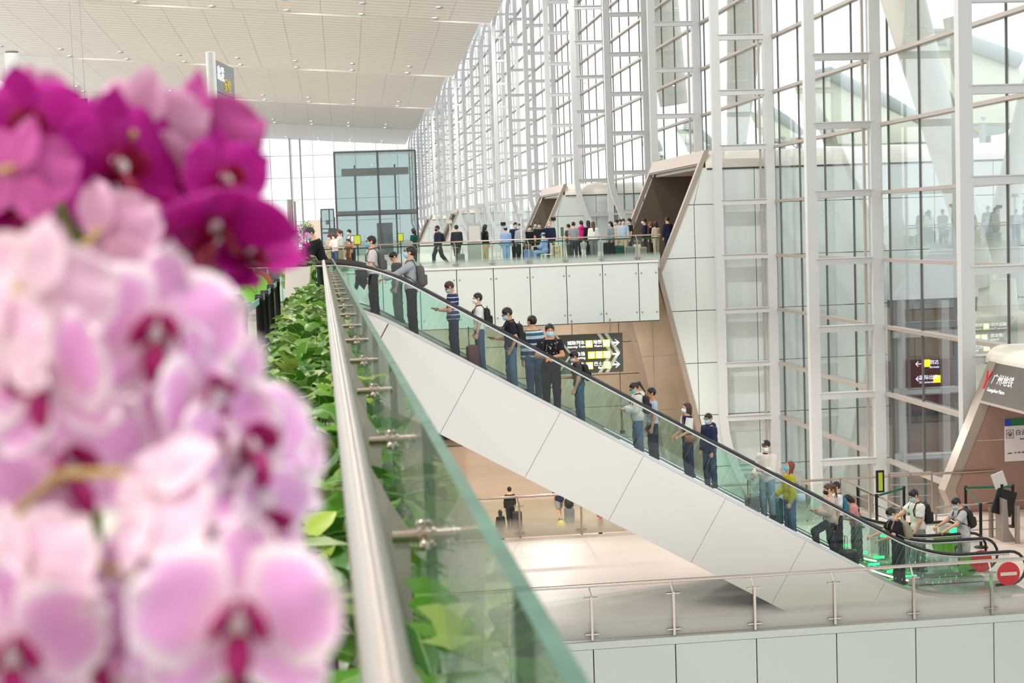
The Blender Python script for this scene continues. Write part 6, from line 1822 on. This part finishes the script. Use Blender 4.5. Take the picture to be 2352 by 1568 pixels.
orchid('pale lilac orchid spray with a crimson-lipped bloom in the centre left', [
    ((358, 775), .80, .108, 8, 4, -8, 'pale'), ((75, 690), .74, .088, 165, 0, 10, 'pale'), ((470, 900), .80, .09, 40, -10, 20, 'pale'), ((110, 880), .74, .1, -30, 6, 14, 'pale'), ((230, 930), .84, .1, 20, -20, 40, 'pale'), ((10, 790), .7, .07, 120, 0, 0, 'pale')],
    [(60, 700, .78), (240, 800, .84), (330, 950, .86), (360, 1200, .86), (370, 1500, .86)])
orchid('pale lilac orchid spray with a cream-backed bloom in the lower middle', [
    ((160, 1085), .77, .104, 22, 10, 16, 'pale'), ((345, 1130), .70, .085, 140, -36, 50, 'pale'), ((455, 1040), .80, .105, 14, 24, -6, 'pale'), ((560, 1030), .80, .1, 40, 10, 8, 'pale'), ((600, 1080), .83, .1, 58, 4, -4, 'pale'), ((440, 1260), .80, .105, 18, -6, 12, 'pale'), ((600, 1215), .80, .085, 50, 0, 20, 'pale')],
    [(0, 1212, .74), (90, 1240, .76), (240, 1330, .8), (330, 1450, .82), (350, 1600, .82)])
orchid('largest pale lilac orchid spray filling the bottom left corner', [
    ((546, 1432), .66, .108, 6, 2, -4, 'pale'), ((60, 1345), .70, .09, 140, 0, -30, 'pale'), ((300, 1370), .76, .1, 26, -10, 10, 'pale'), ((190, 1500), .72, .09, 30, 0, 24, 'pale'), ((20, 1510), .68, .1, 20, 0, 0, 'pale'), ((330, 1560), .74, .08, 60, 0, 0, 'pale')],
    [(430, 1300, .74), (340, 1400, .76), (270, 1480, .77), (250, 1600, .77)])

# ---- small orchids in the white pot
t = thing('potted_orchids', 'cluster of small pink orchids growing from the white faceted pot', 'orchid', (op.location.x, 25.9, zt_))
small = {}
for nm in ('pale', 'magenta'):
    q = MB(); mats = {'pale': M('small pink bloom', (226, 160, 210), .6, rnd=.15), 'magenta': M('small magenta bloom', (176, 30, 136), .6, rnd=.15)}[nm]
    for a, l_, w_ in ((0, .5, .16), (128, .5, .16), (-128, .5, .16), (68, .5, .27), (-68, .5, .27)):
        a_ = D2(a); dx_, dy_ = math.sin(a_), math.cos(a_)
        q.add([(0, 0, 0), (dx_ * l_ * .5 - dy_ * w_, dy_ * l_ * .5 + dx_ * w_, .04), (dx_ * l_, dy_ * l_, .0), (dx_ * l_ * .5 + dy_ * w_, dy_ * l_ * .5 - dx_ * w_, .04)], [(0, 1, 2, 3)])
    q.ball((0, -.05, .08), .09, 6)
    small[nm] = q.mesh('small_flower', mats)
rg = random.Random(3)
q = MB()
for k in range(16):
    x0_, y0_ = op.location.x + rg.uniform(-.17, .17), 25.9 + rg.uniform(-.16, .16)
    hgt = rg.uniform(.35, .62); lx = rg.uniform(-.2, .16)
    if k % 4 == 0: lx -= .14; hgt *= .7
    pts = [Vector((x0_, y0_, zt_)), Vector((x0_ + lx * .2, y0_, zt_ + hgt * .6)), Vector((x0_ + lx * .6, y0_ - .04, zt_ + hgt * .95)), Vector((x0_ + lx, y0_ - .1, zt_ + hgt))]
    q.tube(pts, .006, 5)
    for j in range(7):
        s_ = .35 + .65 * j / 6
        a_, b_ = (pts[1], pts[2]) if s_ < .7 else (pts[2], pts[3])
        p_ = a_.lerp(b_, (s_ - .35) / .35 if s_ < .7 else (s_ - .7) / .3)
        put('flower', small['magenta' if (k in (3, 9) or hgt > .58) else 'pale'], t, mtx=face_mtx(p_ + Vector((rg.uniform(-.04, .04), -.03, rg.uniform(-.03, .02))), rg.uniform(-60, 60), rg.uniform(-25, 25), rg.uniform(-30, 30), rg.uniform(.07, .1)))
q.build('stalks', SPIKE, t)['kind'] = 'stuff'
for k in range(60):
    a_ = rg.uniform(0, 6.28); r_ = rg.uniform(.05, .24)
    leaf_at(t, Vector((op.location.x + r_ * math.cos(a_), 25.9 + r_ * math.sin(a_) * .8, zt_ + rg.uniform(-.02, .16))), a_ - 1.57 + rg.uniform(-.5, .5), rg.uniform(-.6, .6), rg.uniform(.7, 1.2), rg.uniform(-.5, .5), rg.randrange(8))
for k in range(14):
    leaf_at(t, Vector((op.location.x + rg.choice((-.25, .26)) + rg.uniform(-.04, .04), 25.7, zt_ - rg.uniform(.0, .3))), rg.uniform(2, 4), -1.0, 1., 0, rg.randrange(7))
# ---- small tree in the hall
g_ = atY(703, 545, 60)
t = thing('potted_tree', 'small green ficus tree standing left of the glass lift', 'tree', (g_.x, 60, 0))
MB().lathe([(.25, 0), (.32, .5), (.26, .52)], (g_.x, 60, 0), 14).build('tub', PLW, t)
MB().tube([(g_.x, 60, .5), (g_.x + .03, 60, 1.1), (g_.x, 60, 2.0)], [.04, .035, .02], 7).build('trunk', M('bark', (110, 90, 70), .8), t)
q = MB()
for k in range(420):
    v = Vector((rg.gauss(0, 1), rg.gauss(0, 1), rg.gauss(0, 1))).normalized() * rg.uniform(.2, 1)
    p_ = Vector((g_.x + v.x * .38, 60 + v.y * .38, 1.72 + v.z * .5))
    d_ = Vector((rg.uniform(-1, 1), rg.uniform(-1, 1), rg.uniform(-1, .4))).normalized() * .075; e_ = d_.orthogonal().normalized() * .032
    q.add([p_, p_ + d_ * .5 + e_, p_ + d_, p_ + d_ * .5 - e_], [(0, 1, 2, 3)])
q.build('foliage', M('ficus leaf', (96, 140, 60), .5, var=.3, scale=12, trans=.2), t)['kind'] = 'stuff'
